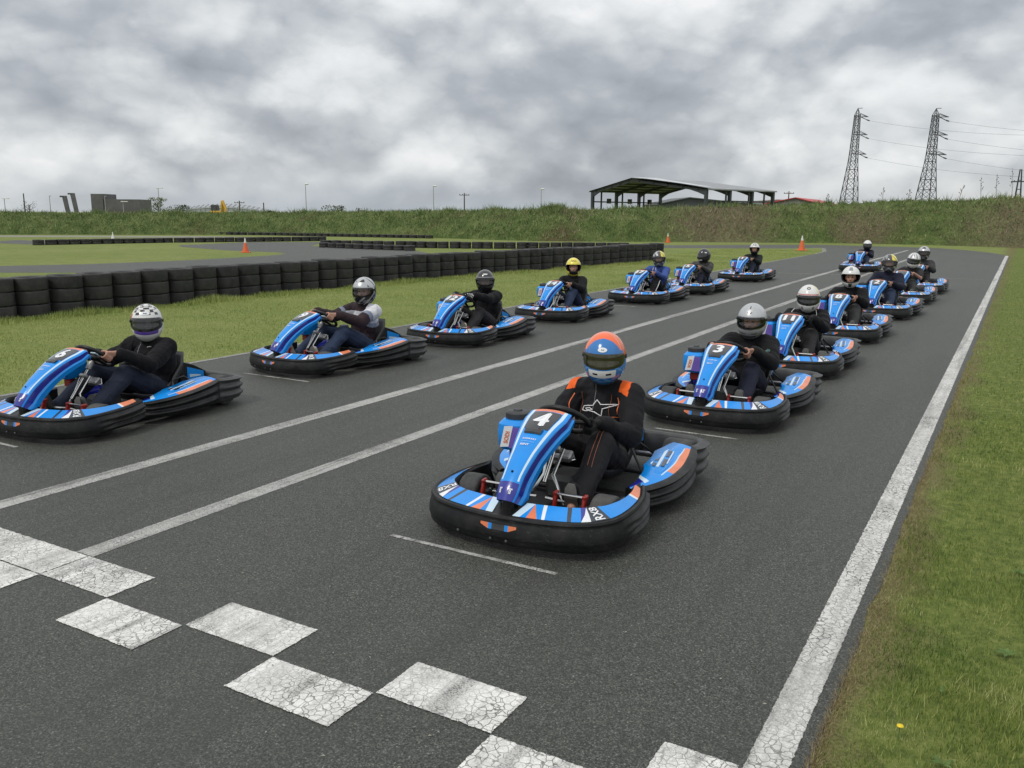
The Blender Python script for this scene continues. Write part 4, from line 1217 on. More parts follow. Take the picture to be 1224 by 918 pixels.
# ------------------------------------------------------------------ grassy bank
base = [(-150, -60), (-110, 0), (-88, 22), (-69.2, 39.2), (-60.5, 46.9), (-54, 52.5), (-46, 54.6), (-38, 54.4), (-30, 53.0), (-25.5, 54.5), (-20.1, 58.0), (-15.4, 60.4), (-10.8, 62.5), (-5.7, 62.6), (0.2, 60.4), (8, 56), (20, 48), (50, 30)]
tops = [1.5, 1.5, 1.55, 1.62, 1.72, 1.85, 1.98, 2.05, 2.15, 2.22, 2.3, 2.5, 2.72, 2.95, 2.98, 2.9, 2.8, 2.6]
BPTS = crom([(x, y, 0) for x, y in base], 420)
acc = [0]
for a, b in zip(BPTS, BPTS[1:]): acc.append(acc[-1]+(b-a).length)
bx = np.array([[q.x, q.y] for q in BPTS])
def top_at(q):
    d = [(q.x-x)**2+(q.y-y)**2 for x, y in base]; i = int(np.argmin(d))
    j = min(max(i+(1 if (i < len(base)-1 and (i == 0 or d[min(i+1, len(base)-1)] < d[i-1])) else -1), 0), len(base)-1)
    di, dj = math.sqrt(d[i]), math.sqrt(d[j]); return (tops[i]*dj+tops[j]*di)/max(1e-6, di+dj)
TOPZ = np.convolve(np.array([top_at(q) for q in BPTS]), np.ones(15)/15, 'same'); TOPZ[:8] = TOPZ[8]; TOPZ[-8:] = TOPZ[-9]
BNRM = []
for i in range(len(BPTS)):
    t = BPTS[min(i+1, len(BPTS)-1)]-BPTS[max(0, i-1)]; t.normalize(); BNRM.append(Vector((-t.y, t.x, 0)))
def bank_pt(i, w):
    """w: 0 toe .. 1 crest .. 2 far side"""
    zt = TOPZ[i]; q = BPTS[i]+BNRM[i]*(w*4.2 if w <= 1 else 4.2+(w-1)*6)
    if w <= 1: z = zt*(math.sin(min(1, w)*PI/2)**.85)
    else: z = zt*max(0, 1-(w-1.1)*.9) if w > 1.1 else zt
    nz = mnoise.noise(Vector((q.x*.35, q.y*.35, 0)))*.28+mnoise.noise(Vector((q.x*1.3, q.y*1.3, 3)))*.14
    k = min(1, w*3) if w <= 1.2 else 0
    return Vector((q.x+nz*.5*k, q.y-nz*.5*k, z+nz*k*.55-.01))
def m_bank():
    m = bpy.data.materials.new('bank_growth'); t = NT(m); p = t.pos()
    n1 = t.noise(p, .16, 5, .6, .4); n2 = t.noise(p, 1.1, 6, .65); n3 = t.noise(p, 6, 4, .65)
    c = t.ramp(n2, [(.3, (.065, .10, .034)), (.5, (.13, .18, .06)), (.7, (.21, .245, .095))])
    c = t.mix(t.ramp(n1, [(.54, 0.0), (.66, .75)]), c, (.125, .095, .055))
    for cx, cy, rr in ((-18.2, 60.5, 4.6), (1.5, 61.5, 6.5), (-9.5, 64, 2.6)):
        ds = t.n('ShaderNodeVectorMath', _operation='DISTANCE'); t.l(p, ds.inputs[0]); ds.inputs[1].default_value = (cx, cy, 1.1)
        k = t.math('ADD', t.math('DIVIDE', ds.outputs['Value'], rr), t.math('MULTIPLY', t.math('SUBTRACT', n2, .5), 1.1))
        c = t.mix(t.math('MULTIPLY', t.ramp(k, [(.45, 1.0), (1.05, 0.0)]), .6), c, (.23, .175, .125))
    c = t.mix(t.math('MULTIPLY', t.ramp(n3, [(.35, 1.0), (.55, 0.0)]), .4), c, (.035, .045, .018))
    t.out(c, .95, t.bump(t.math('ADD', n2, n3), 1.0, .25), spec=.1); return m
BANK = m_bank()
mb = MB(); ws = [0, .12, .25, .4, .55, .7, .85, 1, 1.1, 1.5, 2.2]
mb.grid([[bank_pt(i, w) for w in ws] for i in range(len(BPTS))])
tag(mb.build('embankment', [BANK], None, 80), kind='structure')
GB3 = m_blade('bank_weeds', [(.068, .11, .036), (.14, .20, .064), (.22, .275, .105), (.32, .31, .165)], .55)
GB4 = m_blade('dry_bramble', [(.14, .10, .07), (.23, .17, .12), (.31, .245, .17), (.38, .33, .22)], .6)
def bank_tufts(n, lo, hi, hmin, hmax, w, m, name, label, dens=None):
    X, Y, Z, Hh = [], [], [], []
    while len(X) < n:
        i = int(random.uniform(40, len(BPTS)-60)); ww = random.uniform(lo, hi)
        q = bank_pt(i, ww)
        if dens and random.random() > dens(q, ww): continue
        X.append(q.x+random.uniform(-.3, .3)); Y.append(q.y+random.uniform(-.3, .3)); Z.append(q.z-.05); Hh.append(random.uniform(hmin, hmax)*(.6+.6*random.random()))
    blades(name, np.array(X), np.array(Y), np.array(Z), np.array(Hh), w, m, 1.1, label)
def brown(q):
    s = mnoise.noise(Vector((q.x*.09+4, q.y*.09, 1)))
    a = math.exp(-(((q.x+18.4)/3.4)**2)); b = math.exp(-(((q.x-1.5)/5)**2))*(1 if q.z < 2.3 else .3)
    return max(a*.8, b*.6, .4 if s > .45 else 0)
bank_tufts(80000, 0.02, 1.12, .10, .34, .06, GB3, 'bank_undergrowth', 'green weeds and rough grass covering the long bank', lambda q, w: 1-brown(q)*.85)
bank_tufts(9000, .08, .95, .12, .36, .05, GB4, 'bank_brambles', 'brown dead brambles in patches on the bank', lambda q, w: brown(q)*(1.0 if w < .8 else .35)+.06)
bank_tufts(9000, .93, 1.15, .2, .6, .05, GB3, 'crest_weeds', 'taller ragged weeds along the crest of the bank', lambda q, w: max(0.03, min(1, 2.5*mnoise.noise(Vector((q.x*.45, q.y*.45, 7))))))

DRY = mat('dry_stalk', (.13, .11, .075), .8, .2, 20)
for k, (x, y, z, h) in enumerate([(-3.9, 65.2, 2.9, 1.0), (-2.6, 65.6, 2.9, 1.5), (-1.7, 65.3, 2.9, 1.7), (-.9, 65.8, 2.9, 2.0), (-.2, 65.2, 2.9, 1.5), (.25, 65.4, 2.85, 1.9), (-7.2, 66.6, 2.8, .9), (-8.9, 67, 2.75, 1.1), (-12.3, 66.4, 2.6, .8)]):
    mb = MB(); p0 = Vector((0, 0, -.2)); tp = Vector((random.uniform(-.25, .25), random.uniform(-.2, .2), h))
    mb.tube([p0, p0.lerp(tp, .5)+Vector((random.uniform(-.06, .06), 0, 0)), tp], [.018, .014, .007], 6)
    for j in range(7):
        t = .45+.5*j/7; a = random.uniform(0, 2*PI); q = p0.lerp(tp, t); mb.tube([q, q+Vector((math.cos(a)*.22, math.sin(a)*.22, .20))*(1.2-t)], [.009, .005], 5)
        mb.ell(q+Vector((math.cos(a)*.22, math.sin(a)*.22, .20))*(1.2-t), (.035, .035, .03), nu=6, nv=4)
    o = mb.build('dry_weed', [DRY], None, 60); o.location = (x, y, z)
    tag(o, 'thin dead weed stalk standing on the crest of the bank at the right', 'weed', 'dead stalks on the bank')
# ------------------------------------------------------------------ far things beyond the bank
SG = mat('dark_steelwork', (.040, .046, .052), .55, .2, 2); ROOF = mat('grey_roof_sheet', (.30, .31, .32), .6, .2, 1.5); ROOFL = mat('pale_roof_sheet', (.55, .57, .58), .5, .1, 1)
DGREY = mat('dark_grey_cladding', (.055, .06, .066), .6, .2, 1.5)
def steel_hall():
    A = Vector((-42.48, 90.98, 0)); B = Vector((-27.63, 85.73, 0)); G = (B-A); Lv = Vector((3.7, 11.6, 0))
    e = empty('steel_hall', tuple(A)); tag(e, 'open steel portal frame hall with a grey roof and no walls behind the bank', 'building')
    g = G; EZ, RZ = 4.35, 5.55; RX = .38
    def fr(t): return Lv*t
    for k in range(4):
        o = fr(k/3)
        for q, nm in ((Vector((0, 0, 0)), 'column'), (g, 'column')):
            m = MB(); m.box(tuple(o+q+Vector((0, 0, EZ/2))), (.30, .30, EZ), 0, Matrix.Rotation(math.atan2(g.y, g.x), 3, 'Z')); m.build(nm, [SG], e)
        m = MB()
        for s0, s1 in ((0, RX), (1, RX)):
            a = o+g*s0; b = o+g*RX
            n = 10; rows = []
            for i in range(n+1):
                t = i/n; q = a.lerp(b, t); z = EZ+(RZ-EZ)*t; d = .22+.40*max(0, 1-t*4.5)**1.4
                sd = Lv.normalized()*.1
                rows.append([q-sd+Vector((0, 0, z)), q+sd+Vector((0, 0, z)), q+sd+Vector((0, 0, z-d)), q-sd+Vector((0, 0, z-d))])
            m.grid(rows, 0, closev=True)
        m.build('rafter', [SG], e)
    for s, nm in ((0, 'left'), (1, 'right')):
        a = g*s-Lv*.02; b = g*RX-Lv*.02; l = Lv*1.04; m = MB()
        ov = (g.normalized()*(.35 if s else -.35))
        up = Vector((0, 0, .06)); lo = Vector((0, 0, EZ)); hi = Vector((0, 0, RZ))
        n = 16; top = []
        for i in range(n+1):
            t = i/n
            top.append([a+ov+lo+up+l*t-Vector((0, 0, .1)), b+hi+up+l*t, b+hi+up*3+l*t, a+ov+lo+up*3+l*t-Vector((0, 0, .1))])
        m.grid(top, 0, closev=True)
        m.build('roof', [ROOF], e, 20)
        for k in range(5):
            t = (k+.5)/5; q = a.lerp(b, t); z = EZ+(RZ-EZ)*t-.06
            pm_ = MB(); pm_.tube([q+Vector((0, 0, z)), q+l+Vector((0, 0, z))], .07, 4); pm_.build('purlin', [SG], e)
    pl = MB(); q = g*(RX+.02); pl.grid([[q+Vector((0, 0, RZ+.26))-Lv*.04, q+Vector((0, 0, RZ+.26))+Lv*.3], [g*1.02+Vector((0, 0, EZ+.24))-Lv*.04, g*1.02+Vector((0, 0, EZ+.24))+Lv*.04]], 0); pl.build('roof_verge', [ROOFL], e, None)
    ra = MB()
    for s in (0, 1): ra.tube([g*s+Vector((0, 0, 3.25)), g*s+Lv+Vector((0, 0, 3.25))], .07, 5)
    ra.build('wall_rail', [SG], e)
    # slim intermediate posts and the lamps hung on the rail
    for s in (.12, .42, .74):
        m = MB(); q = Lv*s; m.tube([q, q+Vector((0, 0, EZ))], .10, 6); m.build('post', [SG], e)
    for s in (.2, .5, .8):
        m = MB(); q = Lv*s+g*.02; m.box(tuple(q+Vector((0, 0, 3.35))), (.4, .4, .55)); m.build('hanging_unit', [SG], e)
    for s in (.28, .62, .86):
        m = MB(); q = g+Lv*s; m.tube([q, q+Vector((0, 0, EZ))], .10, 6); m.build('post', [SG], e)
steel_hall()
# hall beyond: low dark shed and its pale strip of roof
def shed(name, label, P0, P1, depth, ez, rz, wall, roof, cat='shed', ridge=.5, door=None):
    P0 = Vector((*P0, 0)); P1 = Vector((*P1, 0)); e = empty(name, tuple(P0)); tag(e, label, cat)
    g = P1-P0; d = Vector((-g.y, g.x, 0)).normalized()*depth
    m = MB(); o = Vector((0, 0, 0))
    pr = [o, g, g+Vector((0, 0, ez)), g*ridge+Vector((0, 0, rz)), Vector((0, 0, ez))]
    m.add(pr+[q+d for q in pr], [(0, 1, 2, 3, 4), (9, 8, 7, 6, 5), (0, 5, 6, 1), (1, 6, 7, 2), (0, 4, 9, 5)]); m.build('wall', [wall], e, 20)
    r = MB(); n = g.normalized()*.3; up = Vector((0, 0, .12)); dd = d.normalized()*.3
    for a, b in ((pr[4]-n, pr[3]), (pr[3], pr[2]+n)):
        r.add([a-dd, b-dd, b+d+dd, a+d+dd, a-dd+up, b-dd+up, b+d+dd+up, a+d+dd+up], [(0, 1, 2, 3), (4, 5, 6, 7), (0, 1, 5, 4), (2, 3, 7, 6), (1, 2, 6, 5), (0, 3, 7, 4)])
    r.build('roof', [roof], e, 20)
    dm = MB(); q = g*.45+d.normalized()*-.03; dm.box(tuple(q+Vector((0, 0, 1.5))), (3.2, .05, 3.0), 0, Matrix.Rotation(math.atan2(g.y, g.x), 3, 'Z')); dm.build('door', [DGREY], e)
    return e
shed('dark_shed', 'low dark grey shed seen through the open steel hall', (-46.5, 122.5), (-34.0, 130.5), 12, 3.3, 4.3, DGREY, mat('dark_roof', (.07, .075, .08), .5), ridge=.3)
shed('pale_shed', 'long pale-roofed shed behind the dark shed and the steel hall', (-44.0, 150), (-30.0, 158), 10, 3.9, 4.5, mat('pale_cladding', (.50, .52, .53), .6), ROOFL)
shed('red_roofed_shed', 'low grey shed with a red roof right of the steel hall', (-35.8, 141.3), (-27.5, 141.6), 22, 3.55, 4.55, mat('grey_block_wall', (.18, .175, .165), .85, .15, 4), mat('red_roof', (.48, .05, .05), .5, .12, 1.5), ridge=.55)

# dark building with a tower on the left, two leaning stacks beside it
e = empty('dark_building', (-230, 167, 0)); tag(e, 'dark grey windowless building with a square tower at its left end, far left', 'building')
DB = mat('dark_slate_cladding', (.105, .103, .105), .6, .2, .5)
ax = Vector((12.6, 7.4, 0)).normalized(); az_ = math.atan2(ax.y, ax.x)
m = MB(); m.box((0, 0, 2.7), (13.2, 9, 5.4), 0, Matrix.Rotation(az_, 3, 'Z')); m.build('main_block', [DB], e)
m = MB(); q = ax*-5.3+Vector((ax.y, -ax.x, 0))*.4; m.box((q.x, q.y, 3.45), (3.4, 9, 6.9), 0, Matrix.Rotation(az_, 3, 'Z')); m.build('tower', [DB], e)
m = MB(); q = ax*1.8+Vector((ax.y, -ax.x, 0))*4.7; m.box((q.x, q.y, 1.3), (10.5, .5, 2.6), 0, Matrix.Rotation(az_, 3, 'Z')); m.build('lower_wall', [mat('olive_grey_wall', (.10, .10, .085), .8)], e)
for (x, y), tz, lean, lb in (((-281.5, 183.3), 7.1, (-.55, -.33), 'shorter dark leaning stack left of the dark building'), ((-279.0, 184.8), 8.0, (-.55, -.33), 'taller dark leaning stack nearest the dark building')):
    e = empty('leaning_stack', (x, y, 0)); tag(e, lb, 'chimney')
    m = MB(); k = tz/7
    rows = [[(lean[0]*t*k*1.6+ax.x*a*(1+.1*t)-ax.y*b, lean[1]*t*k*1.6+ax.y*a*(1+.1*t)+ax.x*b, tz*t) for a, b in ((-.55, -.5), (.55, -.5), (.55, .5), (-.55, .5))] for t in (0, .5, 1)]
    m.grid(rows, 0, closev=True); m.f.append((8, 9, 10, 11)); m.m.append(0); m.build('shaft', [DB], e, 20)
    m = MB(); q = rows[-1]; m.box((lean[0]*k*1.6-ax.x*.7, lean[1]*k*1.6-ax.y*.7, tz-.25), (1.3, 1.1, .5), 0, Matrix.Rotation(az_, 3, 'Z')); m.build('cap', [DGREY], e)
# long curved glazed roof
e = empty('greenhouse', (-253, 223, 0)); tag(e, 'long low pale glazed roof curving up beyond the bank on the left', 'building')
GL = mat('dull_glass_roof', (.33, .36, .38), .35, .15, .8); ax2 = Vector((31.3, 18.2, 0)).normalized(); pr2 = Vector((-ax2.y, ax2.x, 0))
def arch(x): return 2.2+2.7*max(0, 1-(abs(x-2)/18.5)**2.2)
rows = [[ax2*x-pr2*4+Vector((0, 0, 0)), ax2*x-pr2*4+Vector((0, 0, arch(x)*.80)), ax2*x+Vector((0, 0, arch(x))), ax2*x+pr2*4+Vector((0, 0, arch(x)*.8)), ax2*x+pr2*4] for x in np.linspace(-18, 18.5, 40)]
m = MB(); m.grid(rows, 0); m.build('glazed_roof', [GL], e, 30)
for x in np.linspace(-17, 18, 22):
    m = MB(); m.tube([ax2*x-pr2*4.05+Vector((0, 0, .2)), ax2*x-pr2*4.05+Vector((0, 0, arch(x)*.80+.05)), ax2*x+Vector((0, 0, arch(x)+.06))], .11, 4); m.build('rib', [STEEL], e)
for f in (.45, .72):
    m = MB(); m.tube([ax2*x-pr2*4.1+Vector((0, 0, arch(x)*f)) for x in np.linspace(-18, 18, 24)], .10, 4); m.build('rail', [ROOFL], e)

# yellow excavator arm showing over the bank
e = empty('excavator', (-118.2, 104.8, 0), R(30)); tag(e, 'yellow excavator whose bent arm shows above the bank', 'excavator')
YE = mat('excavator_yellow', (.62, .36, .03), .45, .12, 3, dust=.2)
m = MB(); m.box((-.9, 1.0, 1.45), (2.2, 3.0, 1.3), 0, None, .12); m.build('body', [YE], e)
m = MB(); m.box((-1.3, .3, 2.35), (1.0, 1.4, 1.5), 0, None, .08); m.build('cab', [DGREY], e)
for x in (-1.9, .1):
    m = MB(); m.box((x, 1.0, .42), (.5, 3.4, .8), 0, None, .2); m.build('track', [BLK], e)
m = MB(); m.tube([(0, 0, 1.6), (.15, -.2, 2.9), (.3, -.5, 3.75)], [.26, .30, .24], 6); m.build('boom', [YE], e)
m = MB(); m.tube([(.3, -.5, 3.75), (.85, -.8, 2.6), (1.0, -.9, 1.8)], [.24, .22, .17], 6); m.build('stick', [YE], e)
m = MB(); m.box((1.0, -.9, 1.4), (.7, .8, .7), 0, Matrix.Rotation(R(25), 3, 'Y'), .1); m.build('bucket', [DGREY], e)

# lamp posts and poles along the road behind the bank
GALV = mat('galvanised_steel', (.36, .37, .37), .5, .15, 5, metal=.4)
LAMPS = [(-150.1, 86.25, 3.9, 'wide', 'short double-headed lamp post at the far left edge'), (-135.33, 94.83, 4.4, 'thin', 'slim lamp post in front of the dark building tower'), (-132.69, 96.37, 3.5, 'wide', 'short lamp post with a bright flat head before the dark building'),
         (-127.39, 99.45, 5.8, 'wide', 'tall lamp post beside the pale round tree'), (-105.79, 112.01, 6.6, 'round', 'tall lamp post with a bright head left of centre above the bank'), (-87.06, 122.89, 6.4, 'round', 'tall lamp post left of the wooden pole above the bank'), (-71.27, 132.07, 6.0, 'round', 'tall lamp post between the wooden pole and the steel hall'), (-143.43, 90.13, 4.4, 'thin', 'faint slim lamp post left of the leaning stacks')]
for x, y, h, kind, lb in LAMPS:
    e = empty('lamp_post', (x, y, 0)); tag(e, lb, 'lamp post', 'lamp posts behind the bank')
    m = MB(); m.tube([(0, 0, 0), (0, 0, h*.5), (0, 0, h)], [.08, .065, .05], 8); m.build('pole', [GALV], e)
    m = MB()
    if kind == 'wide': m.box((.25, .1, h+.03), (1.1, .45, .13), 0, Matrix.Rotation(R(30), 3, 'Z'), .04)
    elif kind == 'round': m.ell((.22, .1, h+.02), (.42, .25, .13)); 
    else: m.box((.15, .05, h), (.5, .2, .09), 0, None, .03)
    m.build('lamp_head', [CW if kind != 'thin' else GALV], e)
WOOD = mat('weathered_pole_wood', (.085, .075, .065), .85, .25, 8)
for x, y, h, lb in ((-82.54, 125.52, 5.3, 'dark wooden pole with a short crossbar near the middle above the bank'), (-34.99, 153.16, 5.9, 'dark wooden pole with a crossbar beside the red-roofed shed'), (-115.59, 106.31, 3.8, 'wooden pole with a crossbar in front of the pale glazed roof'), (-112.04, 108.37, 3.5, 'short plain post at the right end of the pale glazed roof'), (-147.2, 87.93, 4.8, 'thin bare mast near the left edge above the bank')):
    e = empty('utility_pole', (x, y, 0)); tag(e, lb, 'pole', 'poles behind the bank')
    m = MB(); m.tube([(0, 0, 0), (0, 0, h)], [.13, .09], 8); m.build('pole', [WOOD], e)
    if 'crossbar' in lb:
        m = MB(); m.tube([(-.75, -.43, h-.35), (.75, .43, h-.35)], .06, 6)
        for t in (-.9, -.35, .35, .9): m.ell((.75*t, .43*t, h-.22), (.06, .06, .09), nu=6, nv=4)
        m.build('crossbar', [WOOD], e)
# pole with steel crossarm at the far right
e = empty('transmission_pole', (-1.9, 230.2, 0)); tag(e, 'tall dark pole with a crossarm and side ladder work at the right edge', 'pole')
m = MB(); m.tube([(-.9, 0, 0), (-.15, 0, 12.4)], [.26, .15], 6); m.tube([(.9, 0, 0), (.15, 0, 12.4)], [.26, .15], 6)
for k in range(6): t = k/6; m.tube([(-.9*(1-t*.85), 0, 12*t), (.9*(1-t*.85), 0, 12*t)], .09, 5)
m.build('pole_frame', [SG], e); m = MB(); m.box((0, 0, 9.7), (3.4, .25, .25)); m.build('crossarm', [SG], e)

# lattice pylons
PYL = mat('pylon_steel', (.075, .08, .085), .6, .15, .5, metal=.3)
def pylon(x, y, h, label, wl):
    e = empty('pylon', (x, y, 0), R(30)); tag(e, label, 'pylon', 'power line pylons')
    m = MB(); LV = [0, .10, .20, .29, .38, .465, .54, .61, .67, .73, .79, .85, .90, .94]
    def hw(t): return interp(t, [0, .56, .94, 1], [3.1, 1.25, .8, .05])
    off = lambda t: -1.0*(1-t)**1.5
    C4 = lambda t: [Vector((off(t)+sx*hw(t), sy*hw(t), h*t)) for sx, sy in ((-1, -1), (1, -1), (1, 1), (-1, 1))]
    for k in range(4): m.tube([C4(t)[k] for t in LV]+[Vector((0, 0, h))], [.17]*5+[.14]*9+[.10], 4)
    for a, b in zip(LV, LV[1:]):
        A, B = C4(a), C4(b)
        for k in range(4):
            k2 = (k+1) % 4; m.tube([A[k], B[k2]], .09, 3, caps=False); m.tube([A[k2], B[k]], .09, 3, caps=False); m.tube([B[k], B[k2]], .08, 3, caps=False)
    m.build('lattice_tower', [PYL], e, 20)
    arms = []
    for t, L in ((.60, 4.6), (.77, 4.2), (.925, 3.8)):
        m = MB(); w = hw(t); tip = Vector((2.2, -L*1.2, h*t-.4))
        for sx in (-1, 1): m.tube([Vector((sx*w, -w, h*t)), tip], .13, 4); m.tube([Vector((sx*w, -w, h*(t+.03))), tip], .10, 4)
        m.tube([Vector((w, -w, h*t)), Vector((w+2.6, -.3, h*t-1.0))], [.16, .13], 5)
        m.tube([Vector((w+2.6, -.3, h*t-1.0)), Vector((w+3.6, -.4, h*t-1.35))], .22, 5)
        m.build('crossarm', [PYL], e, 20); arms.append(Vector((w+3.6, -.4, h*t-1.35)))
    m = MB(); m.tube([Vector((0, 0, h)), Vector((1.7, 0, h+.1))], .1, 4); m.build('peak_arm', [PYL], e)
    rz = Matrix.Rotation(R(30), 3, 'Z'); ends = wl
    for a, lb in zip(arms, ('lowest', 'middle', 'topmost')):
        A = Vector((x, y, 0))+rz @ a; B = Vector(ends)+Vector((0, 0, {'lowest': 0, 'middle': 5.2, 'topmost': 10.5}[lb]))
        pts = [A.lerp(B, t)-Vector((0, 0, 15*4*t*(1-t)*.55)) for t in np.linspace(0, 1, 26)]
        w = MB(); w.tube(pts, .028, 4); tag(w.build('power_cable', [PYL], None), lb+' cable slung from the '+('left' if x < -40 else 'right')+' lattice pylon', 'cable', 'power cables')
pylon(-56.9, 348.7, 40.6, 'left one of two tall grey lattice pylons', (96, 238, 18))
pylon(-29.2, 330.2, 37.2, 'right one of two tall grey lattice pylons, nearest the right edge', (125, 228, 16))

# trees and bushes behind the bank
def foliage(name, label, x, y, h, w, n, col, cat, group=None, trunk=True, lo=.25, leaf=.22):
    e = empty(name, (x, y, 0)); tag(e, label, cat, group)
    t = MB(); t.tube([(0, 0, 0), (.05*w, 0, h*.35), (0, .03*w, h*.75)], [.05*h, .035*h, .012*h], 7)
    for k in range(7):
        a = k*2.4; z = h*(.3+.07*k); t.tube([(0, 0, z), (math.cos(a)*w*.38, math.sin(a)*w*.38, z+h*.2)], [.016*h, .006*h], 5)
    t.build('trunk', [WOOD], e)
    V = []; F = []
    cl = [Vector((random.gauss(0, .26)*w, random.gauss(0, .26)*w, h*(lo+(1-lo)*random.random()**.8*.95))) for _ in range(26)]
    for i in range(n):
        c = random.choice(cl); q = c+Vector((random.gauss(0, 1), random.gauss(0, 1), random.gauss(0, .8)))*w*.10
        if q.z > h: q.z = h-random.random()*.2
        if q.z < .1: q.z = .1
        a = Vector((random.gauss(0, 1), random.gauss(0, 1), random.gauss(0, 1))).normalized(); b = a.orthogonal().normalized(); s = leaf*random.uniform(.5, 1.2)
        k = len(V); V += [q-b*s*.4, q+a*s, q+b*s*.4]; F.append((k, k+1, k+2))
    me = bpy.data.meshes.new('crown'); me.from_pydata([tuple(v) for v in V], [], F); me.materials.append(m_leaf(col)); link('crown', me, e)
_L = {}
def m_leaf(col):
    if col in _L: return _L[col]
    m = bpy.data.materials.new('leaves'); t = NT(m); g = t.n('ShaderNodeNewGeometry')
    c = t.ramp(g.outputs['Random Per Island'], [(0, tuple(x*.55 for x in col)), (.6, col), (1, tuple(min(1, x*1.6) for x in col))]); t.out(c, .7, spec=.2); _L[col] = m; return m
foliage('spring_tree', 'pale green tree with sparse spring leaves beside the dark building', -153.2, 119.2, 4.7, 3.0, 900, (.12, .14, .05), 'tree', lo=.35)
foliage('round_bush', 'dark green bush right of the pale spring tree', -149.5, 121.0, 3.3, 3.6, 900, (.045, .07, .025), 'bush', lo=.1)
foliage('bare_tree', 'thin leafless grey tree between the leaning stacks and the dark building', -176, 106, 3.9, 3.4, 350, (.13, .12, .09), 'tree', lo=.3, leaf=.15)
foliage('bare_tree', 'low twiggy grey tree left of the leaning stacks', -186, 100, 3.6, 4.4, 350, (.13, .12, .09), 'tree', lo=.3, leaf=.15)
foliage('crest_bush', 'dark bush on the skyline beneath the tall left lamp post', -100.5, 113.5, 3.1, 3.4, 800, (.05, .075, .03), 'bush', lo=.15)
foliage('crest_bush', 'smaller dark bush on the skyline right of the tall left lamp post', -96.5, 116.0, 2.7, 2.6, 600, (.05, .075, .03), 'bush', lo=.15)
foliage('crest_bush', 'low bush on the skyline below the middle wooden pole', -87.5, 119.0, 2.6, 2.8, 500, (.06, .085, .035), 'bush', lo=.15)
# ------------------------------------------------------------------ karts on the grid
KG = 'blue rental karts lined up on the grid'
# name: x, y, yaw, number, label
KARTS = dict(
 R1=(-2.314, 4.854, .035, '4', 'blue go-kart number 4 nearest the camera, first of the right-hand line'),
 R2=(-2.215, 8.048, -.026, '3', 'blue go-kart number 3 right behind kart number 4'),
 R3=(-2.255, 10.842, .005, '11', 'blue go-kart number 11 between karts 3 and 8'),
 R4=(-2.26, 14.04, .004, '8', 'blue go-kart number 8 behind kart number 11'),
 R5=(-2.161, 17.475, -.06, '2', 'blue go-kart number 2 whose driver wears a grey and yellow helmet'),
 R6=(-2.14, 20.7, 0, '', 'blue go-kart mostly hidden behind the navy-clad driver of kart 2'),
 R7=(-2.112, 23.6, 0, '7', 'blue go-kart last in the right-hand line under a driver in charcoal'),
 R8=(-4.632, 31.39, .05, '', 'blue go-kart alone between the two lines at the far end of the grid'),
 L1=(-6.864, 4.827, .09, '6', 'blue go-kart at the left edge of the photo, first of the left-hand line'),
 L2=(-7.034, 7.96, -.13, '9', 'blue go-kart second in the left-hand line, driven by the person in a banded jumper'),
 L3=(-6.885, 10.69, .026, '12', 'blue go-kart number 12 third in the left-hand line'),
 L4=(-6.975, 13.9, .043, '14', 'blue go-kart number 14 under the driver with the yellow helmet'),
 L5=(-6.828, 17.61, -.01, '17', 'blue go-kart number 17 under the driver in a bright blue hoodie'),
 L6=(-6.703, 20.26, .005, '5', 'blue go-kart number 5 close behind the bright blue hoodie driver'),
 L7=(-6.711, 24.91, -.016, '1', 'blue go-kart last in the left-hand line, in front of the far grass corner'))
first = None; K = {}
for key, (x, y, a, num, lb) in KARTS.items():
    if first is None:
        first = empty('go_kart'); make_kart(first); k = first
    else:
        k = copy_tree(first)
        for ch in list(KIDS[k.name]):      # each kart gets a plate of its own
            for g in list(KIDS.get(ch.name, [])):
                if g.name.startswith('number_plate'): KIDS[ch.name].remove(g); bpy.data.objects.remove(g)
    fa = [c for c in KIDS[k.name] if c.name.startswith('front_fairing')][0]
    link('number_plate', plate_data(num), fa)
    k.location = (x, y, 0); k.rotation_euler = (0, 0, a); tag(k, lb, 'go-kart', KG); K[key] = k

# ------------------------------------------------------------------ clothing and helmet finishes
def cloth(name, col, rough=.85, var=.22): return mat(name, col, rough, var, 9, .5, 420, .0015, sheen=.04, spec=.2)
C_BLK = cloth('black_cloth', (.0085, .0085, .010)); C_SUIT = cloth('race_suit_black', (.011, .011, .013), .75); C_ORG = cloth('suit_orange', (.85, .13, .02), .7)
C_NAVY = cloth('navy_cloth', (.014, .016, .032)); C_JEAN = cloth('dark_jeans', (.018, .024, .042)); C_JEAN2 = cloth('blue_jeans', (.030, .045, .085)); C_CHAR = cloth('charcoal_cloth', (.045, .045, .046))
C_GREY = cloth('dark_grey_cloth', (.028, .027, .029)); C_WHT = cloth('white_cloth', (.62, .63, .66)); C_MID = cloth('grey_blue_cloth', (.20, .23, .30)); C_MAR = cloth('maroon_black_cloth', (.035, .022, .026)); C_BLUE = cloth('bright_blue_cloth', (.05, .09, .29)); C_LEA = mat('worn_leather', (.030, .028, .025), .5, .4, 8, .4, 60, .003); C_GRN = cloth('black_green_cloth', (.014, .018, .017))
G_BLK = cloth('glove_black', (.012, .012, .012), .7); G_WHT = cloth('glove_white', (.60, .60, .60), .7); G_TAN = cloth('glove_tan', (.22, .15, .09), .8); G_RED = cloth('glove_red', (.4, .03, .02), .7)
def gloss(name, col, var=.06): return mat(name, col, .18, var, 8, coat=.6, dust=.03)
